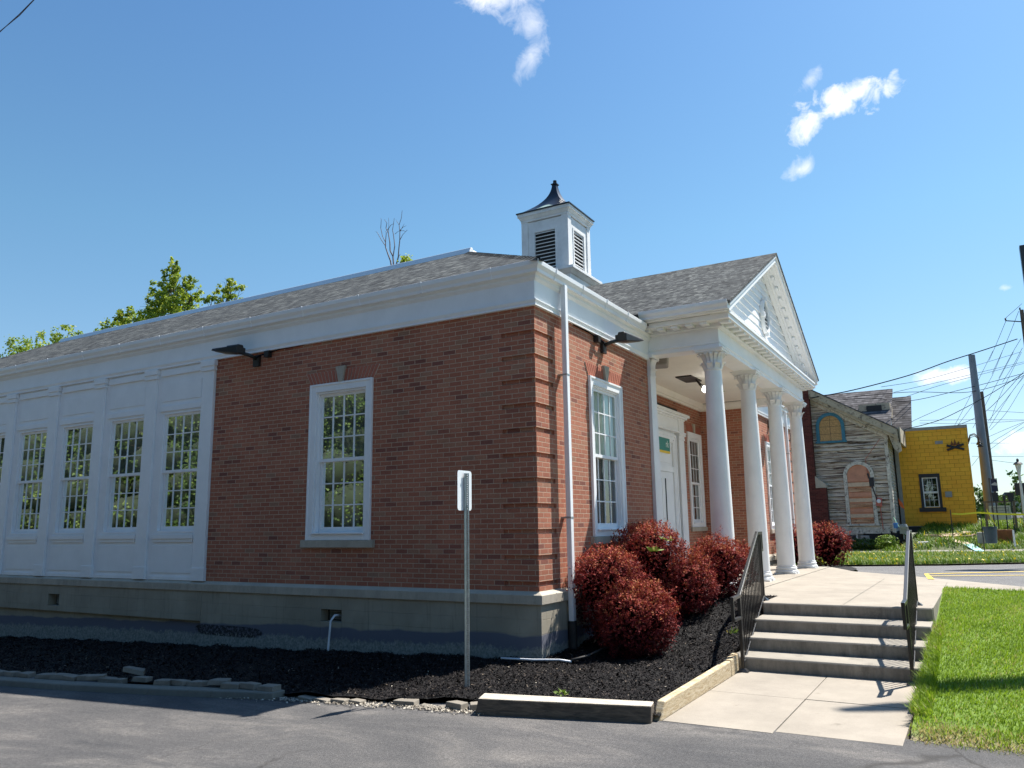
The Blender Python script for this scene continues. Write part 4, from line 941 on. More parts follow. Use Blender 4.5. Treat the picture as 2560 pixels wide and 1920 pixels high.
for T_ in ((lambda u, d, z: (cxx - .655 - d, cyy + u, z)), (lambda u, d, z: (cxx + .655 + d, cyy + u, z)), (lambda u, d, z: (cxx + u, cyy - .655 - d, z)), (lambda u, d, z: (cxx + u, cyy + .655 + d, z))):
    mb = MB(T_)
    for k in range(11):
        z_ = 7.40 + k * .096; mb.hexa([(-.3, -.085, z_ + .04), (.3, -.085, z_ + .04), (.3, -.005, z_), (-.3, -.005, z_), (-.3, -.085, z_ + .055), (.3, -.085, z_ + .055), (.3, -.005, z_ + .022), (-.3, -.005, z_ + .022)])
    adopt(mb.build('louvre', 'weathered_white'), cb)
mb = MB(); N_ = 14
def spr(f): return .60 * (1 - f) ** 2.3 + .095 * (1 - f) + .058
prev = None; rings = []
for k in range(N_ + 1):
    f = k / N_; s = spr(f); z_ = 8.995 + f * .93; rings.append(mb.vs([(cxx - s, cyy - s, z_), (cxx + s, cyy - s, z_), (cxx + s, cyy + s, z_), (cxx - s, cyy + s, z_)]))
for a, b in zip(rings[:-1], rings[1:]):
    for j in range(4): mb.f.append((a + j, a + (j + 1) % 4, b + (j + 1) % 4, b + j))
mb.f.append(tuple(rings[0] + j for j in (3, 2, 1, 0))); mb.f.append(tuple(rings[-1] + j for j in range(4)))
sq(mb, .785, 8.97, 9.0); sq(mb, .085, 9.925, 9.95); mb.lathe([(.06, 9.95), (.06, 9.99), (.035, 10.0), (.05, 10.02), (.05, 10.05), (.02, 10.06)], (cxx, cyy, 0), 12)
adopt(mb.build('spire', 'copper_black'), cb)
mb = MB()
for (ax, ay) in ((-1, 0), (0, -1), (1, 0), (0, 1)):
    for k in range(1, 3):
        f0, f1 = k / N_ * .9, (k + 1) / N_ * .9; s0, s1 = spr(f0) + .006, spr(f1) + .006; z0_, z1_ = 8.995 + f0 * .93 + .004, 8.995 + f1 * .93 + .004
        w0_, w1_ = s0 * (.5 - .1 * k), s1 * (.34 - .13 * k)
        P = [(ax * s0 - ay * w0_, ay * s0 + ax * w0_, z0_), (ax * s0 + ay * w0_, ay * s0 - ax * w0_, z0_), (ax * s1 + ay * w1_, ay * s1 - ax * w1_, z1_), (ax * s1 - ay * w1_, ay * s1 + ax * w1_, z1_)]
        mb.face([(cxx + p[0], cyy + p[1], p[2]) for p in P])
adopt(mb.build('verdigris_patch', 'verdigris'), cb)

#@@PART2
# ================================================================== FIXTURES ON THE BUILDING
def wall_light(T, u, z, dirn, label, far=False):
    """LED flood: junction box, bent arm, wedge-shaped head reaching out along the wall"""
    o = thing('wall_light', T(u, 0, z), label, 'flood light', 'flood lights high on the brick walls')
    mb = MB(T); mb.box(u - .07, u + .07, .005, .06, z - .16, z + .04); mb.tube([T_id(p) for p in [(u, .04, z - .04), (u, .14, z - .02), (u + dirn * .10, .22, z + .05)]], .035, 8) if False else None
    mb.build('bracket', 'dark_bronze', o, bevel=.004)
    mb = MB(T); mb.tube([(u, .05, z - .02), (u + dirn * .05, .16, z + .03), (u + dirn * .17, .26, z + .07)], .032, 8); mb.build('arm', 'dark_bronze', o, smooth=True)
    mb = MB(T); a, b = u + dirn * .10, u + dirn * .60
    P = [(a, .20, z + .03), (b, .16, z + .11), (b, .52, z + .11), (a, .40, z + .03), (a, .20, z + .15), (b, .18, z + .15), (b, .50, z + .15), (a, .40, z + .17)]
    mb.hexa(P); m_ = (a + b) / 2; mb.hexa([(a, .24, z + .15), (m_, .22, z + .145), (m_, .42, z + .145), (a, .38, z + .15), (a, .26, z + .195), (m_, .25, z + .19), (m_, .40, z + .19), (a, .36, z + .195)])
    hd = mb.build('lamp_head', 'dark_bronze', o, bevel=.01)
    mb = MB(T); e0, e1 = u + dirn * .26, u + dirn * .57; mb.hexa([(e0, .23, z + .046), (e1, .21, z + .098), (e1, .46, z + .098), (e0, .38, z + .046), (e0, .23, z + .052), (e1, .21, z + .105), (e1, .46, z + .105), (e0, .38, z + .052)])
    adopt(mb.build('lens', 'speaker_grey'), hd)
    mb = MB(T); mb.tube([(u - dirn * .28, .055, z + .075), (u - dirn * .28, .06, z + .02)], .012, 6); mb.box(u - dirn * .28 - .05, u - dirn * .28 + .05, .005, .09, z - .03, z + .08)
    mb.build('junction_box', 'dark_bronze', o)
    mb = MB(T); mb.tube([(u - dirn * .28, .05, z + .04), (u - dirn * .10, .07, z + .02), (u, .05, z - .02)], .013, 6); mb.tube([(u - dirn * .30, .04, z + .05), (u - dirn * .55, .02, z + .09), (u - dirn * 1.1, .016, z + .095)], .009, 6); mb.build('cable', 'wire', o)
    return o
wall_light(TS, 5.47, 3.80, 1, 'dark flood light on the shaded brick wall next to the white panels')
wall_light(TF, 2.33, 3.79, 1, 'dark flood light between the downspout and the porch over the sunlit window')
wall_light(TF, 14.5, 3.79, -1, 'dark flood light seen between the columns on the far front wall')
# porch ceiling lights, speaker, spot
for x, y, l in ((5.75, .35, 'small square greenish light in the porch ceiling beside the grey box'), (10.2, .25, 'glowing greenish strip light in the porch ceiling behind the columns')):
    mb = MB(); mb.box(x - .22, x + .22, y - .11, y + .11, 4.155, 4.169); tag(mb.build('ceiling_light', 'lens', bevel=.004), l, 'ceiling light', 'lights in the porch ceiling')
mb = MB(); mb.hexa([(5.15, -.15, 3.93), (5.60, -.02, 3.93), (5.52, .28, 3.93), (5.07, .15, 3.93), (5.12, -.18, 4.165), (5.66, -.02, 4.165), (5.56, .33, 4.165), (5.03, .17, 4.165)])
tag(mb.build('ceiling_box', 'speaker_grey', bevel=.03), 'grey box hanging from the porch ceiling by the wall pilaster', 'speaker')
o = thing('spot_lamp', (8.0, .3, 4.16), 'dark bracket with one lit bulb hanging from the porch ceiling', 'spot lamp')
mb = MB(); mb.box(7.75, 8.55, .18, .55, 4.14, 4.168); mb.build('mounting_plate', 'dark_bronze', o)
mb = MB(); mb.tube([(8.22, .22, 4.15), (8.16, .12, 4.02), (8.12, .05, 3.95)], [.02, .03, .04], 10); mb.build('arm', 'dark_bronze', o)
mb = MB(); mb.lathe([(.02, -.10), (.055, -.07), (.065, -.03), (.05, .02), (.03, .05)], (8.07, -.02, 3.89), 14); mb.build('bulb', 'lit_bulb', o, smooth=True)
# green sign over the entrance
o = thing('door_sign', (9.0, YB - .06, 2.7), 'green sign with pale letters and a yellow stripe over the porch entrance', 'sign')
mb = MB(TB); mb.box(7.95, 9.36, .078, .092, 2.62, 2.96); mb.build('panel', 'green_sign', o)
mb = MB(TB); mb.box(7.95, 9.36, .078, .093, 2.565, 2.618); mb.build('stripe', 'yellow_paint', o)
def text(s, size, name, mat, mtx, parent=None, ext=.002, shear=0):
    c = bpy.data.curves.new(name, 'FONT'); c.body = s; c.size = size; c.extrude = ext; c.align_x = 'RIGHT'; c.shear = shear
    tmp = bpy.data.objects.new('tmp', c); COL.objects.link(tmp); bpy.context.view_layer.update()
    me = bpy.data.meshes.new_from_object(tmp); bpy.data.objects.remove(tmp); me.transform(mtx); me.materials.clear(); me.materials.append(M[mat])
    o_ = bpy.data.objects.new(name, me); COL.objects.link(o_)
    if parent: adopt(o_, parent)
    return o_
text('rk', .24, 'lettering', 'lettering', Matrix.Translation((9.27, YB - .094, 2.71)) @ Matrix.Rotation(R(90), 4, 'X'), o)

# ================================================================== FOREGROUND OBJECTS
# perforated sign post seen from behind
sp_ = thing('sign_post', (-1.75, -.02, -.9), 'blank white back of a narrow parking sign on a perforated steel post', 'sign')
def holes_post(mb, x, y, z0, z1, lean):
    # u-channel: web and two flanges facing the camera side, punched web drawn by real gaps
    pass
dirv = Vector((.35, .94, 0)).normalized(); rgt = Vector((.94, -.35, 0)).normalized()
def PP(a, b, z): # a: to the right, b: away
    p = Vector((-1.75, -.02, 0)) + rgt * (a + .006 * (z + .9) * 0) + dirv * b; return (p.x - .015 * (z + .9) * .0, p.y, z)
mb = MB(); mb.T = PP
z0, z1 = -1.05, 1.46
# two punched strips (each a ladder of small rungs) with solid edges
for a0, a1, b0, b1 in ((-.03, -.019, .0, .012), (-.003, .003, .018, .026), (.019, .03, .0, .012)):
    mb.box(a0, a1, b0, b1, z0, z1)
z = z0
while z < z1:
    mb.hexa([(-.019, .0, z), (-.003, .020, z), (-.003, .024, z), (-.019, .004, z), (-.019, .0, z + .015), (-.003, .020, z + .015), (-.003, .024, z + .015), (-.019, .004, z + .015)])
    mb.hexa([(.003, .020, z), (.019, .0, z), (.019, .004, z), (.003, .024, z), (.003, .020, z + .015), (.019, .0, z + .015), (.019, .004, z + .015), (.003, .024, z + .015)]); z += .0254
mb.box(-.021, .021, .0265, .029, z0, z1)
mb.build('post', 'galvanised', sp_)
# rounded rectangular panel, turned a little
mb = MB(); ap = []
w_, h_, r_ = .152, .228, .035
ca = Vector((.9995, .03, 0)); cb_ = Vector((-.03, .9995, 0))
for cxq, czq, a0 in ((w_ - r_, h_ - r_, 0), (-w_ + r_, h_ - r_, 90), (-w_ + r_, -h_ + r_, 180), (w_ - r_, -h_ + r_, 270)):
    for k in range(5): a = R(a0 + k * 22.5); ap.append((cxq + r_ * math.cos(a), czq + r_ * math.sin(a)))
def pn(p, dd): q = Vector((-1.75, -.02, 0)) + ca * (p[0] + .005) + cb_ * (dd + .034); return (q.x, q.y, 1.262 + p[1])
i = mb.vs([pn(p, 0) for p in ap] + [pn(p, .004) for p in ap]); n = len(ap)
mb.f.append(tuple(i + k for k in range(n))); mb.f.append(tuple(i + n + k for k in reversed(range(n))))
for k in range(n): mb.f.append((i + k, i + (k + 1) % n, i + n + (k + 1) % n, i + n + k))
mb.build('panel', 'sign_back', sp_)
mb = MB(); mb.T = PP
for z in (1.08, 1.45): mb.box(-.008, .008, -.012, .0, z - .008, z + .008)
mb.build('bolt', 'galvanised', sp_)

# timbers
def timb(name, pts, label, mat, jag=0):
    mb = MB(); mb.hexa(pts); return mb.build(name, mat, bevel=.014, label=label, cat='landscape timber', group='landscape timbers edging the beds')
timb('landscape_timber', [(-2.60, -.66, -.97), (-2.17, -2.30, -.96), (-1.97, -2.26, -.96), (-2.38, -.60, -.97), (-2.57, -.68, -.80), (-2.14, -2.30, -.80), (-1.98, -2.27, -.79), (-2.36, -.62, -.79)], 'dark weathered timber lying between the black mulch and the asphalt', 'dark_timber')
mb = MB(); prof = []
mb.hexa([(-2.03, -2.345, -.96), (.44, -2.345, -.96), (.44, -2.26, -.96), (-2.03, -2.26, -.96), (-1.90, -2.345, -.80), (.44, -2.345, -.775), (.44, -2.26, -.775), (-1.88, -2.26, -.80)])
lt = mb.build('landscape_timber', 'timber', bevel=.012, label='pale timber along the left edge of the concrete walk', cat='landscape timber', group='landscape timbers edging the beds')
for k in range(3):
    mb = MB(); x = .45 + k * .135; mb.box(x, x + .125, -2.345 + .003 * k, -2.26, -.96, -.765 + .012 * k)
    mb.build('timber_block', 'timber', bevel=.008, label=['short timber block at the end of the pale timber, farthest from the steps', 'short timber block in the middle of the three beside the steps', 'short timber block touching the lowest step'][k], cat='timber block', group='short timber blocks beside the steps')
# curb stones at the lawn edge
mb = MB(); mb.hexa([(-.70, -4.42, -.97), (.95, -4.47, -.97), (.95, -4.37, -.97), (-.70, -4.32, -.97), (-.68, -4.42, -.83), (.95, -4.47, -.80), (.95, -4.38, -.80), (-.68, -4.34, -.83)])
mb.build('edging_board', 'timber', bevel=.012, label='pale edging board between the walk and the lawn', cat='edging board')
mb = MB(); mb.hexa([(-1.18, -4.44, -.99), (-.74, -4.42, -.97), (-.72, -4.37, -.97), (-1.20, -4.37, -.99), (-1.16, -4.44, -.93), (-.74, -4.42, -.88), (-.72, -4.38, -.88), (-1.18, -4.39, -.93)])
mb.build('brick_chunk', 'rust_wood', bevel=.01, label='broken reddish chunk at the near end of the lawn edging', cat='brick')

# concrete curb + retaining blocks on the west bed
mb = MB(); cpts = [(-3.32, 14), (-3.30, 7), (-3.22, 5.2), (-3.06, 3.7), (-2.93, 2.75), (-2.80, 1.9)]
for (xa, ya), (xb, yb) in zip(cpts[:-1], cpts[1:]):
    za, zb_ = float(hw(0, ya)), float(hw(0, yb))
    mb.hexa([(xa, ya, za - .05), (xb, yb, zb_ - .05), (xb + .22, yb, zb_ - .05), (xa + .22, ya, za - .05), (xa + .03, ya, za + .075), (xb + .03, yb, zb_ + .075), (xb + .22, yb, zb_ + .075), (xa + .22, ya, za + .075)])
mb.build('curb', 'curb', kind='structure', bevel=.015)
BL = [(-3.02, 7.35, 0, .0, 1), (-3.0, 7.02, 2, 0, 1), (-2.99, 6.70, -3, 0, 1), (-2.98, 6.38, 4, 0, 1), (-2.96, 5.94, 18, 0, 1), (-2.93, 5.66, 14, 0, 1), (-2.93, 5.40, 2, 0, 1), (-2.86, 5.16, 24, 0, 1), (-2.86, 4.98, 26, .01, 1), (-2.82, 4.80, 20, -.02, .9), (-2.80, 4.62, 10, -.03, .9),
      (-2.55, 4.66, 38, .06, 1.1), (-2.70, 4.27, 8, .0, 1), (-2.80, 3.72, 16, 0, .9), (-2.74, 3.48, -4, 0, 1), (-2.72, 3.20, 3, 0, 1), (-2.68, 2.86, 16, .03, 1), (-2.70, 2.62, 12, .0, 1.05), (-2.66, 2.36, -4, .01, 1), (-2.67, 2.06, -2, 0, 1.05),
      (-2.64, 1.50, -4, -.03, .9), (-2.64, 1.26, -2, -.03, .9), (-2.63, 1.03, 3, -.03, .85), (-2.60, .82, -6, -.03, .8), (-2.50, .24, 4, -.01, 1.1), (-2.50, -.02, 6, -.05, .8), (-2.46, -.20, 4, -.05, .8), (-2.44, -.36, -14, .0, .95), (-2.36, -.58, 46, .0, .95)]
words = ['first', 'second', 'third', 'fourth', 'fifth', 'sixth', 'seventh', 'eighth', 'ninth', 'tenth', 'eleventh', 'twelfth', 'thirteenth', 'fourteenth', 'fifteenth', 'sixteenth', 'seventeenth', 'eighteenth', 'nineteenth', 'twentieth', 'twenty-first', 'twenty-second', 'twenty-third', 'twenty-fourth', 'twenty-fifth', 'twenty-sixth', 'twenty-seventh', 'twenty-eighth', 'twenty-ninth']
special = {11: 'tan stone block tipped up on the mulch behind the loose row', 12: 'tan stone block standing alone just right of the tipped one', 24: 'sunlit cream stone block nearest the building shadow edge', 27: 'sunlit cream stone block next to the broken one by the dark timber', 28: 'broken sunlit stone block touching the left end of the dark timber', 23: 'shaded grey stone block standing alone at the right end of the shaded row'}
for k, (x, y, rot, dz, sc) in enumerate(BL):
    mb = MB(); L, Wd, Hh = .125 * sc, .068 * sc, .030
    j = lambda: random.uniform(-.008, .008)
    P = [(-Wd + j(), -L + j(), 0), (Wd + j(), -L * .8 + j(), 0), (Wd + j(), L * .8 + j(), 0), (-Wd + j(), L + j(), 0), (-Wd + .008 + j(), -L + .006 + j(), 2 * Hh + j()), (Wd + j(), -L * .78 + j(), 2 * Hh + j()), (Wd + j(), L * .78 + j(), 2 * Hh + j()), (-Wd + .008 + j(), L - .006 + j(), 2 * Hh + j())]
    ca_, sa_ = math.cos(R(rot)), math.sin(R(rot)); zb_ = float(hw(0, y)) + (.07 if y > 1.9 else .0) + dz
    tl_ = R(14) if k == 11 else 0
    mb.hexa([(x + a * ca_ - b * sa_, y + a * sa_ + b * ca_, zb_ + c + b * math.tan(tl_)) for a, b, c in P])
    mb.build('stone_block', 'paver', bevel=.007, label=special.get(k, 'grey tumbled stone block edging the mulch, %s from the left' % words[k]), cat='stone block', group='stone blocks edging the mulch')

# gravel crumbs along the asphalt edge
n = 1500; tt = rng.uniform(0, 1, n); yy = -.75 + tt * 3.6; xx = np.interp(yy, [-.75, .2, 2.9], [-2.5, -2.62, -2.82]) + rng.normal(0, .06, n)
P = np.stack([xx, yy, hw(xx, yy) + .006], 1); a = rng.uniform(0, 6.28, n); s = rng.uniform(.004, .017, n)
Q = np.stack([P + np.stack([np.cos(a + k * 1.57) * s, np.sin(a + k * 1.57) * s, rng.uniform(-.002, .014, n)], 1) for k in range(4)], 1)
rndmat('crumbs', [(0, (.12, .10, .08)), (.6, (.34, .30, .24)), (1, (.62, .56, .46))], .9)
fast_quads('gravel', 'crumbs', Q, rng.uniform(0, 1, n), kind='stuff')

n = 170; x = rng.uniform(-2.5, 3.2, n); y = rng.uniform(-2.2, 3.4, n); k = ((x < -.1) | (y < -.1)) & ~((x < -2.1) & (y < 0)); x, y = x[k], y[k]; P = np.stack([x, y, hm(x, y) + .022], 1)
V = leaf_quads(P, np.tile([0., 0., 2.5], (len(P), 1)), .014, .55); fast_quads('leaf_litter', 'crumbs', V, rng.uniform(.1, 1, len(P)), kind='stuff')
# white pipe in the mulch, hose out of the vent, twig
mb = MB(); mb.tube([(-.42, .35, -.80), (-.30, -.05, -.81), (-.22, -.38, -.80), (-.16, -.52, -.82)], .013, 8); mb.build('white_pipe', 'pvc', smooth=True, label='white plastic pipe lying on the mulch at the building corner', cat='pipe')
mb = MB(); mb.tube([(-.16, -.52, -.80), (.10, -.62, -.78), (.5, -.62, -.76), (.9, -.70, -.74)], .014, 7); mb.build('black_hose', 'iron_pipe', smooth=True, label='dark hose running from the white pipe under the front shrub', cat='hose')
mb = MB(); mb.tube([(.08, 3.47, -.45), (-.06, 3.50, -.44), (-.10, 3.54, -.52), (-.10, 3.56, -.72), (-.10, 3.575, -.90), (-.13, 3.56, -1.0)], .017, 8); mb.build('drain_hose', 'pvc', smooth=True, label='thin white hose curving out of the foundation vent', cat='hose')

# ---- handrails
def rail(y0, y1, out, label):
    """bottom post at x=.76, top post at x~3.2; returns drop at both ends"""
    o = thing('handrail', (.8, y0, -.95), label, 'handrail', 'black metal handrails beside the steps')
    xb, xt = .78, 3.15; zb0, zt0 = -.045, .70
    yy = lambda x: y0 + (y1 - y0) * (x - xb) / (xt - xb)
    def bar(pts, w, name, n_=4, mat='black_metal'):
        mb = MB()
        for p, q in zip(pts[:-1], pts[1:]):
            p, q = Vector(p), Vector(q); dd = (q - p).normalized(); s_ = Vector((-dd.y, dd.x, 0)); s_ = s_.normalized() if s_.length > .01 else Vector((0, 1, 0)); u_ = dd.cross(s_).normalized()
            if abs(dd.z) > .95: s_, u_ = Vector((0, 1, 0)), Vector((1, 0, 0))
            e = dd * w * .45
            P = []
            for base in (p - e, q + e): P += [tuple(base + s_ * a * w / 2 + u_ * b * w / 2) for a, b in ((-1, -1), (1, -1), (1, 1), (-1, 1))]
            mb.hexa(P)
        return mb.build(name, mat, o, bevel=.004)
    bar([(xb, yy(xb), -.95), (xb, yy(xb), zb0 - .02)], .04, 'post'); bar([(xt - .02, yy(xt), LZ), (xt - .02, yy(xt), zt0 - .02)], .04, 'post')
    bar([(xb - .32, yy(xb), zb0 - .01), (xb, yy(xb), zb0), (xt - .35, yy(xt - .35), zt0), (xt + .12, yy(xt + .12), zt0)], .042, 'top_rail')
    bar([(xb - .32, yy(xb), zb0 - .02), (xb - .32, yy(xb), zb0 - .26), (xb - .02, yy(xb), zb0 - .26)], .038, 'end_return')
    bar([(xt + .12, yy(xt + .12), zt0 - .02), (xt + .12, yy(xt + .12), zt0 - .26), (xt, yy(xt), zt0 - .26)], .038, 'end_return')
    sl = (zt0 - zb0) / (xt - .35 - xb)
    lo = lambda x: -.86 + (x - xb) * (.62 / (2.35))
    bar([(xb, yy(xb), lo(xb)), (xt - .02, yy(xt), lo(xt - .02))], .03, 'bottom_rail')
    n_ = 17
    for k in range(1, n_):
        x = xb + (xt - xb) * k / n_; ztop = min(zt0, zb0 + (x - xb) * sl)
        mb = MB(); mb.box(x - .007, x + .007, yy(x) - .007, yy(x) + .007, lo(x), ztop - .01); mb.build('baluster', 'black_metal', o)
    for x, z in ((xb, -.944), (xt - .02, LZ + .001)):
        mb = MB(); mb.hexa([(x - .07, yy(x) - .07, z), (x + .07, yy(x) - .07, z), (x + .07, yy(x) + .07, z), (x - .07, yy(x) + .07, z), (x - .025, yy(x) - .025, z + .04), (x + .025, yy(x) - .025, z + .04), (x + .025, yy(x) + .025, z + .04), (x - .025, yy(x) + .025, z + .04)]); mb.build('foot_plate', 'black_metal', o)
rail(-2.40, -2.16, 1, 'black metal handrail on the shrub side of the steps')
rail(-4.27, -4.23, -1, 'black metal handrail on the lawn side of the steps')

# ---- barberry shrubs
def shrub(c, r, zb_, n, label, sq=1.0, seed=0, leaf=.018):
    cx_, cy_, cz_ = c
    o = thing('barberry_shrub', (cx_, cy_, zb_), label, 'shrub', 'clipped dark red barberry shrubs in front of the building')
    def surf(D):
        f = 1 + .11 * np.sin(D[:, 0] * 5 + seed) * np.cos(D[:, 1] * 4 + seed * 2) + .05 * np.sin(D[:, 0] * 14 + seed * 5) * np.sin(D[:, 2] * 12 + D[:, 1] * 9) + .08 * np.sin(D[:, 2] * 7 + seed * 3 + D[:, 0] * 6) + .05 * np.sin(11 * D[:, 1] + 13 * D[:, 2] + seed)
        return f
    top = r * sq; bot = cz_ - zb_
    def place(D, k):
        q = D * (surf(D) * k)[:, None] * r
        q[:, 2] = np.where(D[:, 2] > 0, q[:, 2] * (top / r), q[:, 2] * (bot / r)); 
        low = D[:, 2] < 0; q[low, :2] *= (1 - .22 * np.abs(D[low, 2]) ** 2)[:, None]
        return q + np.array([cx_, cy_, cz_])
    # twiggy sprays: each spray is a short shoot carrying several small leaves
    m = n // 7; D = unit(rng.normal(0, 1, (m, 3))); kk = 1 - np.abs(rng.normal(0, .13, m)) + rng.uniform(-.03, .05, m)
    base = place(D, kk); dirs = unit(D * [1, 1, .8] + rng.normal(0, .45, (m, 3)) + [0, 0, .45])
    L = rng.uniform(.03, .085, m) * (1 + (rng.uniform(0, 1, m) > .95) * 1.5)
    V = []; rr = []; hue = rng.normal(.60, .17, m) + .30 * D[:, 2] - .06  # leaf tone brightens upwards: shade on the lower half painted in
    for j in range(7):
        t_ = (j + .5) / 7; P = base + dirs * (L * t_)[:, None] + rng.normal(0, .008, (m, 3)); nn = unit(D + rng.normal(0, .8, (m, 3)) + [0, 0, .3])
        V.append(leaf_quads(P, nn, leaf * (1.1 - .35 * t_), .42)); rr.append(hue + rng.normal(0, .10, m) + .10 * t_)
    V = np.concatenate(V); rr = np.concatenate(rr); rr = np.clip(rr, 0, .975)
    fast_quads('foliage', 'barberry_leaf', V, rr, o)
    # dark inner mass and stems
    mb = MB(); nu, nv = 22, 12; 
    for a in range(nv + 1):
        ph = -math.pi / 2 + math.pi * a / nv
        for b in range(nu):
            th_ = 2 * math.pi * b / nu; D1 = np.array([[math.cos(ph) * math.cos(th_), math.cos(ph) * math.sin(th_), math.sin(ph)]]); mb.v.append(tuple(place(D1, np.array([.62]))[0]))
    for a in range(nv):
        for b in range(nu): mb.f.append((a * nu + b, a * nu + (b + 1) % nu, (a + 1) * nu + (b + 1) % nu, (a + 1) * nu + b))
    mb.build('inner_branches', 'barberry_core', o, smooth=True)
    mb = MB()
    for k in range(16):
        D1 = unit(rng.normal(0, 1, (1, 3)) + [[0, 0, .9]]); e = place(D1, np.array([1.0]))[0]; e2 = e + D1[0] * rng.uniform(.04, .12)
        mb.tube([tuple(place(D1, np.array([.75]))[0]), tuple(e), tuple(e2)], [.004, .003, .0015], 4)
    mb.build('twigs', 'bark', o)
    return o
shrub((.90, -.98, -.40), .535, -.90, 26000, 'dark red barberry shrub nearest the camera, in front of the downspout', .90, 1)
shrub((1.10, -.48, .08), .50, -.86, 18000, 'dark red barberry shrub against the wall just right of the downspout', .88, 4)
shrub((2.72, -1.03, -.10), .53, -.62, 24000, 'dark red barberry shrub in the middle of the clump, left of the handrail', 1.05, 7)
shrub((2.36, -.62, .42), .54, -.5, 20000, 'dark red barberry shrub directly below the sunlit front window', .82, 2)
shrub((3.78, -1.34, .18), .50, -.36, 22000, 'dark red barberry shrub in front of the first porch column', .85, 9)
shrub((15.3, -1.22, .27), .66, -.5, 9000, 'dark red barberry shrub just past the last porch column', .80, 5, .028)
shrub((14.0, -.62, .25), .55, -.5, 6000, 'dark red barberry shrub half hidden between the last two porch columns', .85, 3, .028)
# sprouting weeds in the shrubs and bed
def tuft(x, y, z, n, s, label=None, name='weed', mat='weed_blade', lo=.5, hi=1.0):
    P = np.array([x, y, z]) + rng.normal(0, s * .25, (n, 3)) * [1, 1, .3]; D = unit(rng.normal(0, 1, (n, 3)) * [1, 1, .5] + [0, 0, .7]); 
    w = unit(np.cross(D, rng.normal(0, 1, (n, 3)))) * s * .16; L = (s * rng.uniform(.5, 1.2, n))[:, None]
    V = np.stack([P, P + D * L * .5 + w, P + D * L, P + D * L * .5 - w], 1)
    return fast_quads(name, mat, V, rng.uniform(lo, hi, n), label=label, cat='weed', group='green weeds sprouting in the front bed')
tuft(2.0, -1.1, .62, 14, .10, 'lime green sprig growing out of the shrub below the front window'); tuft(1.75, -.95, .47, 16, .12, 'bright green sprig low on the shrub below the front window')
tuft(1.62, -2.05, -.60, 14, .09, 'small green weed in the mulch beside the handrail')
tuft(-1.85, -1.25, -.84, 16, .09, 'small green weed behind the dark timber')
mb = MB()
for k in range(5):
    mb.tube([(1.55 + .05 * k, -.42, .1), (1.52 + .04 * k, -.44, .45), (1.53 + .03 * k + random.uniform(-.04, .04), -.46, .68 - .05 * k)], [.006, .005, .002], 5)
tag(mb.build('upright_shoots', 'bark'), 'thin upright shoots in front of the front window sill', 'plant')

# ---- grass on the lawn
def grass(name, poly, n, h, s0, s1, z=hgt, off=.03, mat='grass_blade', lean=(.25, .1), wid=.004, drop=None, **kw):
    P = np.array(poly); x = rng.uniform(P[:, 0].min(), P[:, 0].max(), n * 3); y = rng.uniform(P[:, 1].min(), P[:, 1].max(), n * 3)
    k = inpoly(x, y, poly)
    if drop is not None: k &= rng.uniform(0, 1, len(x)) < drop(x, y)
    x, y = x[k][:n], y[k][:n]; n = len(x)
    b = np.stack([x, y, z(x, y) + off], 1); L = h * rng.uniform(s0, s1, n) * (1 + .25 * np.sin(x * 3.1 + y * 2.3) * np.cos(y * 2.7 - x))
    a = rng.uniform(0, 6.28, n); d = np.stack([np.cos(a) * .45 + lean[0], np.sin(a) * .45 + lean[1], np.ones(n)], 1); d = unit(d)
    w = unit(np.stack([np.cos(a + 1.57), np.sin(a + 1.57), np.zeros(n)], 1)) * wid
    mid = b + d * (L * .55)[:, None]; bend = unit(d + np.stack([np.cos(a), np.sin(a), -.3 * np.ones(n)], 1) * .45); tip = mid + bend * (L * .5)[:, None]
    V = np.stack([b - w, b + w, mid + w * .7, mid - w * .7], 1); V2 = np.stack([mid - w * .7, mid + w * .7, tip, tip], 1); V2 = np.stack([mid - w * .7, mid + w * .7, tip + w * .05, tip - w * .05], 1)
    r = np.clip(rng.normal(.5, .24, n) + .12 * np.sin(x * 5.3 + y * 2) * np.sin(y * 4.1 - x) + .22 * np.sin(x * 1.7 + 1) * np.sin(y * 1.9) + kw.pop('shift', 0), 0, 1)
    return fast_quads(name, mat, np.concatenate([V, V2]), np.concatenate([r, r]), kind='stuff')
edge = lambda x, y: np.clip((x + 1.80) / .55, .05, 1)
grass('grass', [(-1.82, -4.38), (-1.82, -8.2), (5.95, -9.5), (5.86, -5.6), (6.08, -4.47), (2.8, -4.46), (.9, -4.46), (-.6, -4.44)], 95000, .044, .5, 1.35, lean=(-.15, -.35), wid=.0042, drop=edge)
grass('straw_edge', [(-1.86, -4.45), (-1.86, -11), (-1.35, -11), (-1.45, -4.45)], 9000, .045, .5, 1.5, z=hlawn, off=0, lean=(-.5, .1), wid=.004, shift=.42)
grass('lawn_edge_grass', [(-1.2, -4.38), (-1.2, -4.55), (2.8, -4.55), (2.8, -4.43)], 2600, .10, .6, 1.4, lean=(-.3, .3), wid=.004)
grass('verge_grass', [(16.6, -1.2), (19.0, -4.0), (20.6, -6.2), (21.2, -8.5), (27.3, -8.5), (27.1, -6.5), (26.0, .6), (26, 4), (14.5, 4), (14.5, .4)], 34000, .17, .5, 1.4, z=hstrip, off=0, mat='weed_blade', wid=.014)
def gd(x, y): return np.clip(.35 + .5 * np.sin(x * 1.3 + y) * np.sin(y * 1.1 + 2) + .35 * (x > 31), .05, 1)
grass('garden_grass', [(28.5, -1.2), (28.9, -8.6), (36, -9), (60, -16), (60, -5.4), (36.1, -5.2), (36.0, -1.9), (33, -1.6), (30.5, -1.9)], 36000, .22, .4, 1.5, mat='weed_blade', wid=.02, drop=gd)
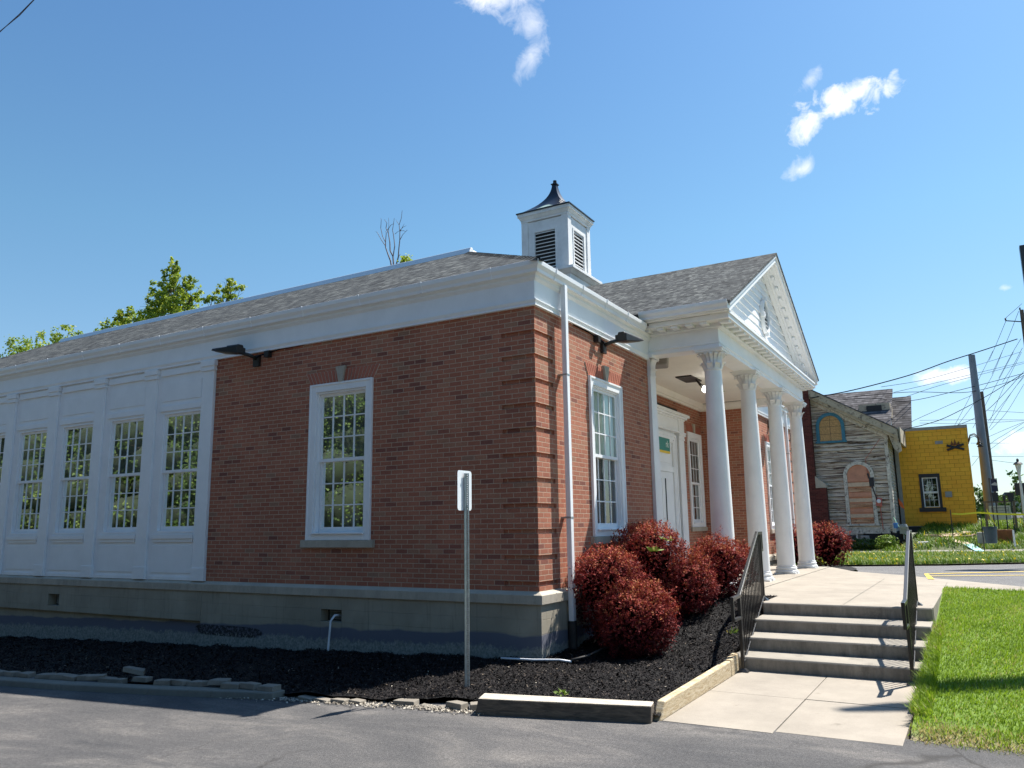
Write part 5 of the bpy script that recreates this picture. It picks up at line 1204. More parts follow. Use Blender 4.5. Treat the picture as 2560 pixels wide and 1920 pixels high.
# dandelions are part of the verge
V = []
n = 70; x = rng.uniform(17.5, 26.5, n); y = rng.uniform(-7.5, 0, n); P = np.stack([x, y, hstrip(x, y) + .17], 1); V = leaf_quads(P, np.tile([-.6, -.3, .8], (n, 1)), .035, 1.0)
fast_quads('dandelions', 'weed_blade', V, np.full(n, 1.0), kind='stuff')
for (x, y, z, s, lab) in ((16.6, -1.25, -.42, .5, 'green leafy weed at the corner of the verge beside the far shrub'), ):
    tuft(x, y, z, 60, .28, lab, 'leafy_weed', 'weed_blade', 0, .8)

# ================================================================== BACKGROUND, EAST SIDE
hx = 33.0
# derelict clapboard house
ho = thing('derelict_house', (hx, 2, -.45), 'derelict wooden house with peeling clapboards and boarded arched windows', 'house')
ZB = .42; ez = 5.45; pk = (3.9, 9.05)                   # gable peak (y, z)
yr = -1.62
slope = (8.35 - 5.5) / (2.6 + 1.55)
def gz(y): return 5.42 + (y - yr) * .60
mb = MB(); z = ZB - .02; lap = .19
while z < 9.2:
    z2 = z + lap; 
    yl = max(yr, yr + (z - 5.42) / .60) if z > 5.42 else yr; yl2 = max(yr, yr + (z2 - 5.42) / .60) if z2 > 5.42 else yr
    if yl2 > 4.6: break
    jj = random.uniform(-.015, .03)
    mb.hexa([(hx + .1, yl, z), (hx + .1, 6.5, z), (hx - .03 - jj, 6.5, z), (hx - .03 - jj, yl, z), (hx + .1, yl2, z2), (hx + .1, 6.5, z2), (hx - .0, 6.5, z2), (hx - .0, yl2, z2)]); z = z2
mb.build('front_wall', 'peeling_clapboard', ho)
mb = MB(); z = ZB - .02
while z < 5.4:
    mb.hexa([(hx + .02, yr + .1, z), (hx + 8, yr + .1, z), (hx + 8, yr - .03, z), (hx + .02, yr - .03, z), (hx + .02, yr + .1, z + .155), (hx + 8, yr + .1, z + .155), (hx + 8, yr, z + .155), (hx + .02, yr, z + .155)]); z += .155
mb.build('side_wall', 'peeling_trim', ho)
mb = MB(); mb.box(hx - .06, hx + .06, yr - .06, yr + .10, ZB - .1, 5.5); mb.box(hx - .055, hx - .031, yr + .2, 6.5, ZB - .12, ZB + .2); mb.build('corner_board', 'peeling_trim', ho)
# raking eave
mb = MB()
for (d0, d1, n0, n1) in ((-.42, -.02, -.34, .02), (-.50, -.42, -.20, .16)):
    P = []
    for x_ in (hx + d0, hx + d1):
        pass
    ya, yb_ = yr - .55, 5.0
    P = [(hx + d0, ya, gz(ya) + n0), (hx + d1, ya, gz(ya) + n0), (hx + d1, yb_, gz(yb_) + n0), (hx + d0, yb_, gz(yb_) + n0), (hx + d0, ya, gz(ya) + n1), (hx + d1, ya, gz(ya) + n1), (hx + d1, yb_, gz(yb_) + n1), (hx + d0, yb_, gz(yb_) + n1)]
    mb.hexa(P)
mb.build('rake_board', 'cream_fascia', ho)
mb = MB(); P = [(hx - .03, yr - .1, gz(yr - .1) - .56), (hx - .09, yr - .1, gz(yr - .1) - .56), (hx - .09, 5, gz(5) - .56), (hx - .03, 5, gz(5) - .56), (hx - .03, yr - .1, gz(yr - .1) - .33), (hx - .09, yr - .1, gz(yr - .1) - .33), (hx - .09, 5, gz(5) - .33), (hx - .03, 5, gz(5) - .33)]
mb.hexa(P); mb.build('frieze_board', 'peeling_trim', ho)
mb = MB(); ya, yb_ = yr - .6, 5.0; mb.hexa([(hx - .52, ya, gz(ya) + .15), (hx + 5, ya, gz(ya) + .15), (hx + 5, yb_, gz(yb_) + .15), (hx - .52, yb_, gz(yb_) + .15), (hx - .52, ya, gz(ya) + .22), (hx + 5, ya, gz(ya) + .22), (hx + 5, yb_, gz(yb_) + .22), (hx - .52, yb_, gz(yb_) + .22)])
mb.build('roof', 'old_shingles', ho)
# hanging cream soffit panel at the eave corner
mb = MB(); mb.prism([(-1.66, 5.55), (-2.22, 5.25), (-2.28, 4.2), (-2.12, 4.1), (-1.95, 4.35), (-1.80, 4.9)], hx - .3, hx - .2, 0); mb.box(hx - .3, hx + 7, -2.3, -2.2, 4.6, 5.35); mb.build('soffit_panel', 'cream_fascia', ho)
# rear wing with two roof planes and a low dormer
mb = MB(); mb.hexa([(35.2, -1.72, 5.52), (39, -1.72, 8.1), (39, 4, 8.1), (35.2, 4, 5.52), (35.2, -1.72, 5.62), (39, -1.72, 8.2), (39, 4, 8.2), (35.2, 4, 5.62)]); mb.hexa([(37, -2.58, 5.6), (39.4, -2.58, 7.65), (39.4, -1.6, 7.65), (37, -1.6, 5.6), (37, -2.58, 5.7), (39.4, -2.58, 7.75), (39.4, -1.6, 7.75), (37, -1.6, 5.7)])
mb.build('rear_roof', 'old_shingles', ho)
mb = MB(); mb.box(37.3, 40, -2.5, 4, 4, 5.75); mb.box(36.9, 38.4, -1.65, -.1, 6.4, 7.15); mb.build('rear_wall', 'cream_fascia', ho)
mb = MB(); mb.box(36.86, 36.9, -1.25, -.5, 6.7, 7.05); mb.build('dormer_window', 'louver_dark', ho)
# foundation
mb = MB(); mb.box(hx, hx + 8, yr, 6.5, -1.0, ZB - .02); mb.build('foundation', 'black_coal', ho)
mb = MB(); mb.box(hx - .03, hx - .001, .05, .85, -.05, .30); w_ = mb.build('basement_window', 'peeling_trim', ho); mb = MB(); mb.box(hx - .04, hx - .031, .13, .77, .02, .23); adopt(mb.build('pane', 'louver_dark'), w_)
mb = MB(); mb.box(hx - .022, hx - .001, -.2, 6.4, -.6, .38); mb.build('stone_base', 'curb', ho)
# arched windows
def arch(name, yc, w, z0, zs_, rise_, cas, mats, label):
    n_ = 18
    def loop(w_, zb_, r_): return [(yc + w_, zb_)] + [(yc + w_ * math.cos(math.pi * k / n_), zs_ + r_ * math.sin(math.pi * k / n_)) for k in range(n_ + 1)] + [(yc - w_, zb_)]
    A_, B_ = loop(w, z0, rise_), loop(w - cas, z0 + .0, rise_ - cas)
    mb = MB(); n2 = len(A_); x0, x1_ = hx - .12, hx - .03
    i = mb.vs([(x0, *p) for p in A_] + [(x0, *p) for p in B_] + [(x1_, *p) for p in A_] + [(x1_, *p) for p in B_])
    for k in range(n2 - 1):
        mb.f += [(i + k, i + k + 1, i + n2 + k + 1, i + n2 + k), (i + k, i + k + 1, i + 2 * n2 + k + 1, i + 2 * n2 + k), (i + n2 + k, i + n2 + k + 1, i + 3 * n2 + k + 1, i + 3 * n2 + k)]
    mb.box(x0 - .02, x1_, yc - w - .05, yc + w + .05, z0 - .1, z0)
    f = mb.build(name, mats[0], ho); f['label'] = label
    mb = MB(); mb.prism(B_, hx - .06, hx - .035, 0); adopt(mb.build('boarding', mats[1]), f)
    return f, B_
f, B_ = arch('arched_window', .88, .68, 4.90, 5.62, .72, .16, ('blue_trim', 'plywood'), 'arched upper window with blue trim, filled with plywood')
mb = MB(); mb.box(hx - .068, hx - .061, .875, .89, 4.92, 6.2)
for z in (5.25, 5.62, 5.95): mb.box(hx - .067, hx - .061, .38, 1.38, z, z + .013)
adopt(mb.build('batten', 'louver_dark'), f)
f, B_ = arch('arched_window', -.24, .70, .78, 3.12, .70, .17, ('peeling_trim', 'pink_board'), 'tall arched lower opening closed with pinkish boards')
for k in range(9):
    z = .82 + k * .25; mb = MB(); mb.box(hx - .10 - .03 * (k % 2), hx - .062, -.24 - .52, -.24 + .52, z, z + .19 + random.uniform(-.03, .02)); adopt(mb.build('board', ('nailed_boards', 'pink_board', 'pale_board')[(k * 5) % 3]), f)
mb = MB(); mb.box(hx - .14, hx - .1, -.92, -.70, 3.0, 2.55); mb.hexa([(hx - .13, -.62, 3.2), (hx - .1, -.62, 3.2), (hx - .1, -.70, 3.2), (hx - .13, -.70, 3.2), (hx - .13, -.95, 1.9), (hx - .1, -.95, 1.9), (hx - .1, -1.0, 1.9), (hx - .13, -1.0, 1.9)]); mb.build('iron_strap', 'black_trim', ho)
mb = MB(); mb.hexa([(hx - .13, -.93, 2.02), (hx - .05, -.93, 2.02), (hx - .05, -1.20, 1.98), (hx - .13, -1.20, 1.98), (hx - .13, -.90, 1.62), (hx - .05, -.90, 1.62), (hx - .05, -1.17, 1.58), (hx - .13, -1.17, 1.58)]); 
em = mb.build('electric_meter', 'meter_pink', ho); mb = MB(); mb.T = lambda a, b, c: (hx - .13 - c, -1.05 + a, 1.84 + b); mb.lathe([(.10, 0), (.10, .06), (.08, .09)], n=16); adopt(mb.build('dial', 'pvc'), em)
mb = MB(); mb.tube([(hx - .08, -1.08, 1.6), (hx - .08, -1.12, .5)], .02, 6); mb.tube([(hx - .08, -1.0, 2.0), (hx - .09, -.65, 3.3), (hx - .09, -.62, 3.9), (hx - .09, -1.35, 4.85)], .012, 6); mb.build('conduit', 'meter_pink', ho)
mb = MB(); mb.tube([(hx - .1, -1.6, 1.1), (hx - .8, -1.9, .55), (hx - 1.6, -2.3, .1)], .015, 6); mb.build('garden_hose', 'green_hose', smooth=True, label='green hose trailing from the house corner to the weeds', cat='hose')
# chimney
cm = MB(); cm.box(hx - .55, hx - .13, 1.72, 2.6, -.6, 7.75); cm.box(hx - .55, hx - .13, 1.25, 1.72, -.6, 2.55); ch = cm.build('chimney', 'chimney_brick', ho)
cm = MB(); cm.prism([(1.719, 2.56), (1.22, 2.56), (1.22, 2.72), (1.719, 3.15)], hx - .57, hx - .13, 0); adopt(cm.build('stone_shoulder', 'stone'), ch)
cm = MB(); cm.box(hx - .60, hx - .1, 1.66, 2.66, 7.75, 7.83); adopt(cm.build('cap', 'stone'), ch)

# yellow block building
yb = thing('yellow_building', (36, -3.5, .6), 'yellow painted block building with a black framed window', 'building')
y0_, y1_ = -5.08, -1.75
mb = MB(); T_ = lambda u, d, z: (36 - d, u, z); mb.T = T_
wall(mb, y0_, y1_, .30, 5.45, [(-3.56, -2.82, 1.55, 3.05)], -.3, 0); mb.T = MB().T; mb.box(36.3, 43, y0_, y0_ + .25, .3, 5.45); mb.box(36.3, 43, y1_ - .25, y1_, .3, 5.45)
mb.build('wall', 'yellow_block', yb)
mb = MB(); mb.box(35.985, 35.999, y0_, y1_, .3, .62); mb.box(35.97, 43, y0_ - .03, y1_ + .02, 5.451, 5.60); mb.box(35.96, 36.0, -1.9, -1.72, .3, 5.2); mb.build('trim', 'block_grey', yb)
mb = MB(); mb.box(35.98, 35.984, y0_, y1_, .3, .60); mb.build('black_base', 'black_trim', yb)
mb = MB(T_)
for a, b, c, e, dd in ((-3.66, -3.54, 1.50, 3.22, .05), (-2.84, -2.72, 1.50, 3.22, .05), (-3.54, -2.84, 3.04, 3.22, .05), (-3.80, -2.60, 1.32, 1.52, .12)): mb.box(a, b, -.1, dd, c, e)
yw = mb.build('window', 'black_trim', yb)
mb = MB(T_); sash(mb, -3.54, -2.84, 2.28, 3.04, -.02, 3, 2, st=.05, bot=.05, top=.05, mw=.012); sash(mb, -3.54, -2.84, 1.52, 2.28, -.05, 3, 2, st=.05, bot=.06, top=.04, mw=.012); adopt(mb.build('sash', 'white_paint'), yw)
mb = MB(T_); mb.box(-3.5, -2.88, -.09, -.085, 1.56, 3.0); adopt(mb.build('pane', 'far_glass'), yw); mb = MB(T_); mb.box(-3.56, -2.82, -.2, -.15, 2.3, 3.05); adopt(mb.build('blind', 'curtain'), yw)
mb = MB(T_); mb.box(-3.56, -2.82, -.4, -.39, 1.5, 2.3); adopt(mb.build('dark_room', 'louver_dark'), yw)
mb = MB(T_); mb.box(-3.76, -2.62, .001, .05, 3.23, 3.42); mb.build('lintel', 'yellow_block', yb)
mb = MB(T_); mb.box(-3.97, -3.62, .001, .03, 4.70, 4.86); mb.build('wall_vent', 'block_grey', yb)
mb = MB(T_); mb.box(-4.12, -3.82, .001, .16, 2.02, 2.30); mb.build('meter_box', 'meter_grey', yb)
# crossed logs ornament
cf = thing('campfire_ornament', (35.9, -4.5, 4.45), 'black metal crossed logs ornament high on the yellow wall', 'wall ornament')
mb = MB(); mb.tube([(35.94, -4.12, 4.36), (35.92, -4.88, 4.62)], .055, 8); mb.tube([(35.92, -4.12, 4.60), (35.94, -4.88, 4.36)], .055, 8); mb.build('logs', 'black_trim', cf)
mb = MB(); mb.face([(35.95, -4.28, 4.58), (35.95, -4.36, 4.84), (35.95, -4.44, 4.62)]); mb.face([(35.95, -4.42, 4.58), (35.95, -4.5, 4.92), (35.95, -4.58, 4.6)]); mb.face([(35.95, -4.56, 4.58), (35.95, -4.66, 4.80), (35.95, -4.72, 4.6)]); mb.build('flames', 'rust_wood', cf)
for k, (dx, z) in enumerate(((.0, 4.75), (1.0, 4.95), (2.2, 5.1), (3.6, 5.15))):
    o = thing('gooseneck_lamp', (36.4 + dx, y0_, z), 'dark gooseneck lamp on the side of the yellow building, %s from the front' % words[k], 'wall lamp', 'gooseneck lamps on the yellow building')
    x = 36.4 + dx; mb = MB(); mb.tube([(x, y0_, z - .1), (x, y0_ - .12, z + .22), (x, y0_ - .32, z + .28), (x, y0_ - .48, z + .1), (x, y0_ - .5, z - .12)], .018, 6); mb.build('arm', 'black_trim', o, smooth=True)
    mb = MB(); mb.lathe([(.03, .06), (.05, .0), (.15, -.13)], (x, y0_ - .5, z - .14), 12); mb.build('shade', 'black_trim', o, smooth=True)

# yard clutter
def post(name, x, y, z0, z1, r, mat, label, cat, group=None, top=None, **kw):
    mb = MB(); mb.tube([(x, y, z0), (x + .0, y, z1)], [r, top or r], 12); return mb.build(name, mat, smooth='auto', label=label, cat=cat, group=group)
post('tape_stake', 31.5, -4.07, .0, 1.35, .018, 'black_trim', 'thin black stake holding the near end of the yellow tape', 'stake', 'black stakes holding the tape')
post('tape_stake', 28.6, -5.21, -.4, 1.25, .018, 'black_trim', 'thin black stake left of the grey trash bin', 'stake', 'black stakes holding the tape')
post('white_stake', 29, -6.29, -.2, .45, .035, 'pvc', 'short white stake in the grass right of the bin', 'stake')
tp = thing('caution_tape', (31.4, -4.1, 1.2), 'yellow caution tape strung across the yard', 'tape')
def ribbon(pts, w, name):
    mb = MB()
    for (p, q) in zip(pts[:-1], pts[1:]): mb.hexa([(p[0], p[1], p[2] - w / 2), (q[0], q[1], q[2] - w / 2), (q[0] + .004, q[1], q[2] - w / 2), (p[0] + .004, p[1], p[2] - w / 2), (p[0], p[1], p[2] + w / 2), (q[0], q[1], q[2] + w / 2), (q[0] + .004, q[1], q[2] + w / 2), (p[0] + .004, p[1], p[2] + w / 2)])
    mb.build(name, 'tape', tp)
ribbon([(31.45, -4.12, 1.17), (30.3, -4.5, 1.13), (28.55, -5.17, 1.17), (28.3, -5.8, 1.10), (28.1, -6.6, 1.06), (28, -8, 1.05)], .07, 'strand')
ribbon([(28.5, -5.45, 1.28), (28.3, -5.55, 1.0), (28.2, -5.72, .62)], .09, 'loose_end')
bn = thing('trash_bin', (28.2, -5.46, .0), 'grey plastic trash bin standing at the edge of the yard', 'trash bin')
mb = MB(); mb.lathe([(.20, -.18), (.25, .45)], (28.2, -5.48, .12), 24); mb.build('body', 'grey_bin', bn, smooth='auto'); mb = MB(); mb.lathe([(.255, .0), (.275, .0), (.275, .04), (.255, .04), (.25, .0)], (28.2, -5.48, .56), 24, cap=False); mb.build('rim', 'grey_bin', bn)
mb = MB(); mb.box(27.9, 27.97, -5.56, -5.40, .50, .54); mb.build('handle', 'grey_bin', bn)
mb = MB(); mb.box(29.6, 30.0, -5.28, -5.0, -.1, .36); mb.build('concrete_block', 'block_grey', bevel=.02, label='grey block beside the trash bin', cat='block')
mb = MB(); mb.box(30.4, 30.8, -6.35, -5.75, -.1, .45); mb.build('planter_box', 'rust_wood', bevel=.02, label='low reddish wooden planter behind the trash bin', cat='planter')
mb = MB(); mb.hexa([(28.0, -5.22, -.40), (28.0, -4.92, -.40), (30.0, -4.45, -.15), (30.0, -4.80, -.15), (28.0, -5.22, -.37), (28.0, -4.92, -.37), (30.0, -4.45, -.12), (30.0, -4.80, -.12)]); mb.build('fallen_board', 'teal_board', label='pale turquoise board lying across the far sidewalk edge', cat='board')
mb = MB(); mb.hexa([(30.05, -4.80, -.15), (30.05, -4.45, -.15), (31.6, -3.62, .05), (31.9, -3.9, .08), (30.05, -4.80, -.12), (30.05, -4.45, -.12), (31.6, -3.62, .09), (31.9, -3.9, .12)]); mb.build('fallen_board', 'pale_board', label='pale peach board lying in the grass above the turquoise one', cat='board')
mb = MB()
for k in range(26):
    x, y = 32.2 + random.uniform(-.5, .5), -4.0 + random.uniform(-1.0, .9); a = random.uniform(0, 3.1); L = random.uniform(.12, .4); z = float(hgt(x, y)) + .06 + random.uniform(0, .12)
    mb.hexa([(x + p * L * math.cos(a) - q * .05 * math.sin(a), y + p * L * math.sin(a) + q * .05 * math.cos(a), z + r * .025 + p * random.uniform(-.03, .03)) for r in (0, 1) for p, q in ((-1, -1), (1, -1), (1, 1), (-1, 1))])
tag(mb.build('debris_pile', 'pale_board'), 'scattered heap of broken pale boards in the grass', 'debris', kind='stuff')
mb = MB(); mb.tube([(31.4, -2.1, .05), (31.4, -2.1, .35)], .03, 8); mb.box(31.3, 31.55, -2.3, -1.95, .3, .62); mb.lathe([(.16, -.1), (.18, .0), (.14, .12)], (31.4, -2.12, .62), 14)
mb.build('gas_meter', 'meter_grey', label='grey gas meter at the house corner', cat='gas meter')
mb = MB(); mb.lathe([(.08, 0), (.10, .2), (.09, .25)], (31.6, -1.78, .55), 12); mb.build('blue_tub', 'blue_plastic', label='small blue tub on the pipes at the house corner', cat='tub')
mb = MB(); mb.tube([(30.2, -2.75, -.12), (30.0, -3.15, -.10)], .10, 10); mb.build('white_drum', 'concrete_white', label='white tube lying in the weeds behind the handrail', cat='tube')
mb = MB(); mb.prism([(-1.78, 2.0), (-1.95, 1.75), (-2.02, 1.45), (-1.88, 1.55), (-1.8, 1.7)], 34.6, 34.66, 0); mb.build('orange_rag', 'orange_cloth', label='orange rag hanging between the two buildings', cat='cloth')
def leafball(name, c, r, n, s, mat, label, cat, group=None, lo=0, hi=1):
    D = unit(rng.normal(0, 1, (n, 3))); k = rng.uniform(.35, 1, n) ** .4; P = np.array(c) + D * np.array(r) * (k * (1 + .25 * np.sin(D[:, 0] * 6 + D[:, 2] * 5)))[:, None]
    fast_quads(name, mat, leaf_quads(P, D, s, .6), rng.uniform(lo, hi, n), label=label, cat=cat, group=group)
leafball('weedy_bush', (30.6, -1.45, -.08), (.4, .42, .33), 900, .06, 'weed_blade', 'bright green leafy weeds below the house corner', 'bush', lo=.35, hi=.9)
leafball('weedy_bush', (31.6, -.3, -.2), (.5, 1.0, .3), 1100, .06, 'dark_leaf', 'dark green weeds in the shade of the house foundation', 'bush', hi=.5)
mb = MB(); mb.box(31.9, 32.3, -.55, -.2, -.2, .22); mb.build('stone_block', 'block_grey', bevel=.03, label='grey block standing against the house foundation', cat='stone block')

# poles
def pole(name, x, y, z0, z1, r0, r1, mat, label, group='utility poles by the road'):
    mb = MB(); mb.tube([(x, y, z0), (x, y, z1)], [r0, r1], 18); return mb.build(name, mat, smooth='auto', label=label, cat='utility pole', group=group)
pole('utility_pole', 42, -5.76, -1, 10.18, .30, .17, 'steel_pole', 'thick grey steel pole right of the yellow building')
pole('utility_pole', 50, -6.18, -1, 9.15, .15, .10, 'wood_pole', 'thinner brown wooden pole just behind the steel one')
pc = thing('utility_pole', (48, -8.78, 0), 'dark wooden pole cut by the right edge of the picture', 'utility pole', 'utility poles by the road')
mb = MB(); mb.tube([(48, -8.82, -1), (48, -8.82, 13.8)], [.22, .11], 14); mb.build('pole', 'wood_pole', pc, smooth='auto')
mb = MB(); mb.tube([(48, -7.90, 13.24), (48, -8.75, 13.05)], .035, 6); mb.build('arm', 'black_trim', pc); mb = MB(); mb.lathe([(.03, 0), (.06, .05), (.03, .08), (.06, .12), (.03, .16)], (48, -7.91, 13.25), 10); mb.build('insulator', 'black_trim', pc)
mb = MB(); mb.lathe([(.03, 0), (.06, .05), (.03, .10), (.05, .14)], (48, -8.74, 13.82), 10); mb.build('insulator', 'black_trim', pc)

WIRES = [
 (.035, [[44.0, -8.16, 11.21], [41.71, -6.07, 10.27], [39.92, -4.51, 9.57], [37.72, -2.67, 8.65], [34.51, -0.19, 7.63], [32.0, 1.57, 7.03]]),
 (.024, [[44.0, -8.2, 9.15], [41.4, -6.25, 7.68], [38.49, -4.23, 6.33], [36.83, -3.18, 5.82], [35.57, -2.42, 5.53], [34.87, -2.35, 5.29], [34.0, -2.3, 4.62]]),
 (.02, [[44.0, -8.27, 9.17], [41.52, -5.41, 8.24], [38.91, -2.53, 7.42], [37.4, -0.94, 7.5], [36.0, 0.51, 7.4]]),
 (.02, [[44.0, -8.25, 9.05], [43.44, -7.61, 8.71], [41.46, -5.38, 7.99], [38.83, -2.57, 7.9], [36.0, 0.29, 7.5]]),
 (.016, [[60.0, -9.19, 13.3], [51.75, -5.62, 11.11], [44.88, -3.17, 9.47], [38.0, -1.24, 8.2]]),
 (.016, [[60.0, -9.32, 12.53], [48.15, -4.29, 9.82], [40.0, -1.69, 8.13]]), (.016, [[60.0, -9.31, 12.41], [46.96, -4.29, 9.43], [40.0, -2.27, 7.81]]),
 (.016, [[50.0, -5.6, 8.96], [39.09, -2.63, 6.34], [37.2, -2.6, 5.85]]), (.022, [[60.0, -9.24, 11.8], [54.75, -6.45, 8.45], [50.0, -4.34, 6.97]])]
for a in ([[64.0, -7.57, 14.34], [64.0, -5.46, 10.54], [64.0, -4.2, 8.41]], [[64.0, -8.19, 14.17], [64.0, -6.95, 11.73], [64.0, -4.4, 8.4]], [[64.0, -8.95, 14.08], [64.0, -6.54, 9.91], [64.0, -5.53, 8.22]],
 [[64.0, -9.5, 14.01], [64.0, -7.76, 10.85], [64.0, -6.78, 8.66]], [[64.0, -9.45, 12.12], [64.0, -8.16, 10.46], [64.0, -6.63, 8.67]], [[64.0, -9.43, 11.99], [64.0, -8.49, 10.87], [64.0, -6.65, 8.14]],
 [[64.0, -9.37, 11.43], [64.0, -7.95, 9.26], [64.0, -6.71, 7.96]], [[64.0, -1.78, 9.14], [64.0, -5.29, 8.91], [64.0, -9.06, 8.6]], [[64.0, -1.76, 8.92], [64.0, -5.26, 8.6], [64.0, -9.06, 8.54]],
 [[64.0, -6.72, 9.54], [64.0, -9.12, 9.16]], [[64.0, -9.04, 8.39], [64.0, -7.78, 7.62], [64.0, -6.59, 6.84], [64.0, -5.14, 5.18]], [[64.0, -9.0, 8.05], [64.0, -7.74, 7.28], [64.0, -6.54, 6.41]],
 [[64.0, -9.04, 8.43], [64.0, -7.82, 7.97], [64.0, -6.58, 7.45]], [[64.0, -5.25, 7.01], [64.0, -8.86, 6.78]], [[64.0, -5.22, 5.96], [64.0, -8.74, 5.72]], [[64.0, -6.6, 5.56], [64.0, -8.1, 5.25]],
 [[48.0, -7.93, 13.41], [60.0, -9.68, 16.99]], [[48.0, -7.91, 13.2], [54.0, -7.55, 13.1], [60.0, -7.11, 12.9]], [[48.0, -8.66, 13.74], [53.3, -8.1, 12.98], [60.0, -7.19, 11.84]], [[48.0, -8.59, 11.98], [53.22, -8.23, 11.94], [60.0, -7.59, 11.46]], [[48.0, -8.6, 11.39], [53.56, -8.29, 11.28], [60.0, -7.8, 11.14]]):
    WIRES.append((.017, a))
for k, (r, pts) in enumerate(WIRES):
    # extend outwards past the frame, then a smooth curve
    P = [Vector(p) for p in pts]; dense = []
    for i_ in range(len(P) - 1):
        p0, p1, p2, p3 = P[max(i_ - 1, 0)], P[i_], P[i_ + 1], P[min(i_ + 2, len(P) - 1)]
        for s_ in range(6):
            q = s_ / 6; dense.append(tuple(.5 * ((2 * p1) + (p2 - p0) * q + (2 * p0 - 5 * p1 + 4 * p2 - p3) * q * q + (3 * p1 - p0 - 3 * p2 + p3) * q ** 3)))
    dense.append(tuple(P[-1])); mb = MB(); mb.tube(dense, r * .8, 5)
    lab = {0: 'heaviest black cable sagging from the steel pole top to the brick chimney', 1: 'heavy cable running down to the eave corner of the derelict house'}.get(k, 'thin overhead wire in the tangle around the poles')
    mb.build('overhead_wire', 'wire', label=lab, cat='wire', group='overhead wires' if k < 2 else 'thin overhead wires around the poles')
mb = MB(); mb.tube([(-4.3, 6.55, 7.7), (-4.0, 6.82, 8.24), (-3.57, 7.21, 8.91), (-3.2, 7.54, 9.57), (-2.6, 8.1, 10.6)], .006, 5); mb.tube([(-4.3, 6.56, 7.705), (-4.0, 6.84, 8.225), (-3.57, 7.22, 8.935), (-3.2, 7.53, 9.585), (-2.6, 8.1, 10.6)], .006, 5)
mb.build('overhead_wire', 'wire', label='twisted dark cable crossing the top left corner of the sky', cat='wire')
# black cabinet at the right edge
mb = MB(); mb.box(20.0, 20.3, -8.4, -7.16, 7.6, 9.62); mb.box(20.1, 20.2, -7.9, -7.7, -.6, 7.6); tag(mb.build('black_sign_case', 'black_metal', bevel=.01), 'tall black sign case cut off by the right edge against the sky', 'sign case')

# wooden shop sign, banner, meters, lantern
sg = thing('wooden_sign', (34, -6.0, 0), 'pale board sign with an oval emblem hanging in a brown wooden frame', 'sign')
X_ = 34.0
mb = MB(); mb.box(X_, X_ + .1, -5.50, -5.40, .0, 1.72); mb.box(X_, X_ + .1, -6.66, -6.56, .0, 1.66); mb.box(X_ - .01, X_ + .11, -6.72, -5.36, 1.66, 1.74); mb.build('frame', 'weathered_wood', sg)
mb = MB(); mb.box(X_ + .03, X_ + .07, -6.46, -5.60, .88, 1.52); bd = mb.build('board', 'sign_cream', sg); mb = MB()
for a, b, c, e in ((-6.38, -5.70, 1.43, 1.445), (-6.38, -5.70, 1.145, 1.16), (-6.385, -6.37, 1.15, 1.44), (-5.71, -5.695, 1.15, 1.44)): mb.box(X_ + .024, X_ + .029, a, b, c, e)
n_ = 28; oy, oz = -6.04, 1.295
for k in range(n_):
    a0, a1 = 2 * math.pi * k / n_, 2 * math.pi * (k + 1) / n_
    mb.hexa([(X_ + .02, oy + .31 * math.cos(a0), oz + .115 * math.sin(a0)), (X_ + .02, oy + .31 * math.cos(a1), oz + .115 * math.sin(a1)), (X_ + .029, oy + .31 * math.cos(a1), oz + .115 * math.sin(a1)), (X_ + .029, oy + .31 * math.cos(a0), oz + .115 * math.sin(a0)), (X_ + .02, oy + .30 * math.cos(a0), oz + .105 * math.sin(a0)), (X_ + .02, oy + .30 * math.cos(a1), oz + .105 * math.sin(a1)), (X_ + .029, oy + .30 * math.cos(a1), oz + .105 * math.sin(a1)), (X_ + .029, oy + .30 * math.cos(a0), oz + .105 * math.sin(a0))])
adopt(mb.build('emblem', 'sign_ink'), bd)
lt_ = text('Living Traditions', .085, 'lettering', 'sign_ink', Matrix.Translation((X_ + .02, -6.31, 1.27)) @ Matrix.Rotation(R(-90), 4, 'Z') @ Matrix.Rotation(R(90), 4, 'X'), None, .001, .2); adopt(lt_, bd)
for nm, x, y0q, y1q, z0q, z1q, pz, lab in (('notice_box', 33.0, -6.02, -5.76, 1.70, 2.10, 'a', 'larger black box on a post left of the lantern'), ('notice_box', 33.0, -6.30, -6.17, 1.72, 1.95, 'b', 'smallest black box on a post between the two larger ones'), ('notice_box', 33.0, -6.62, -6.36, 1.68, 2.06, 'c', 'tapered black box on a post below the lantern')):
    o = thing(nm, (x, (y0q + y1q) / 2, .3), lab, 'box', 'black boxes on posts by the road'); mb = MB(); mb.hexa([(x, y0q + .03, z0q), (x + .2, y0q + .03, z0q), (x + .2, y1q - .03, z0q), (x, y1q - .03, z0q), (x, y0q, z1q), (x + .2, y0q, z1q), (x + .2, y1q, z1q), (x, y1q, z1q)]); mb.build('case', 'black_trim', o)
    mb = MB(); mb.tube([(x + .1, (y0q + y1q) / 2, .2), (x + .1, (y0q + y1q) / 2, z0q)], .025, 8); mb.build('post', 'black_trim', o)
o = thing('street_banner', (33.4, -5.96, 2.2), 'dark blue street banner with a grey picture beside the steel pole', 'banner'); mb = MB(); mb.box(33.4, 33.41, -6.05, -5.80, 2.15, 2.72); mb.build('cloth', 'banner', o); mb = MB(); mb.prism([(-5.81, 2.45), (-6.04, 2.42), (-6.04, 2.52), (-5.95, 2.58), (-5.81, 2.50)], 33.39, 33.399, 0); mb.build('picture', 'banner_grey', o)
mb = MB(); mb.tube([(33.45, -5.74, .2), (33.45, -5.74, 2.78)], .03, 8); mb.tube([(33.45, -5.74, 2.74), (33.45, -6.06, 2.74)], .015, 6); mb.build('pole', 'wood_pole', o)
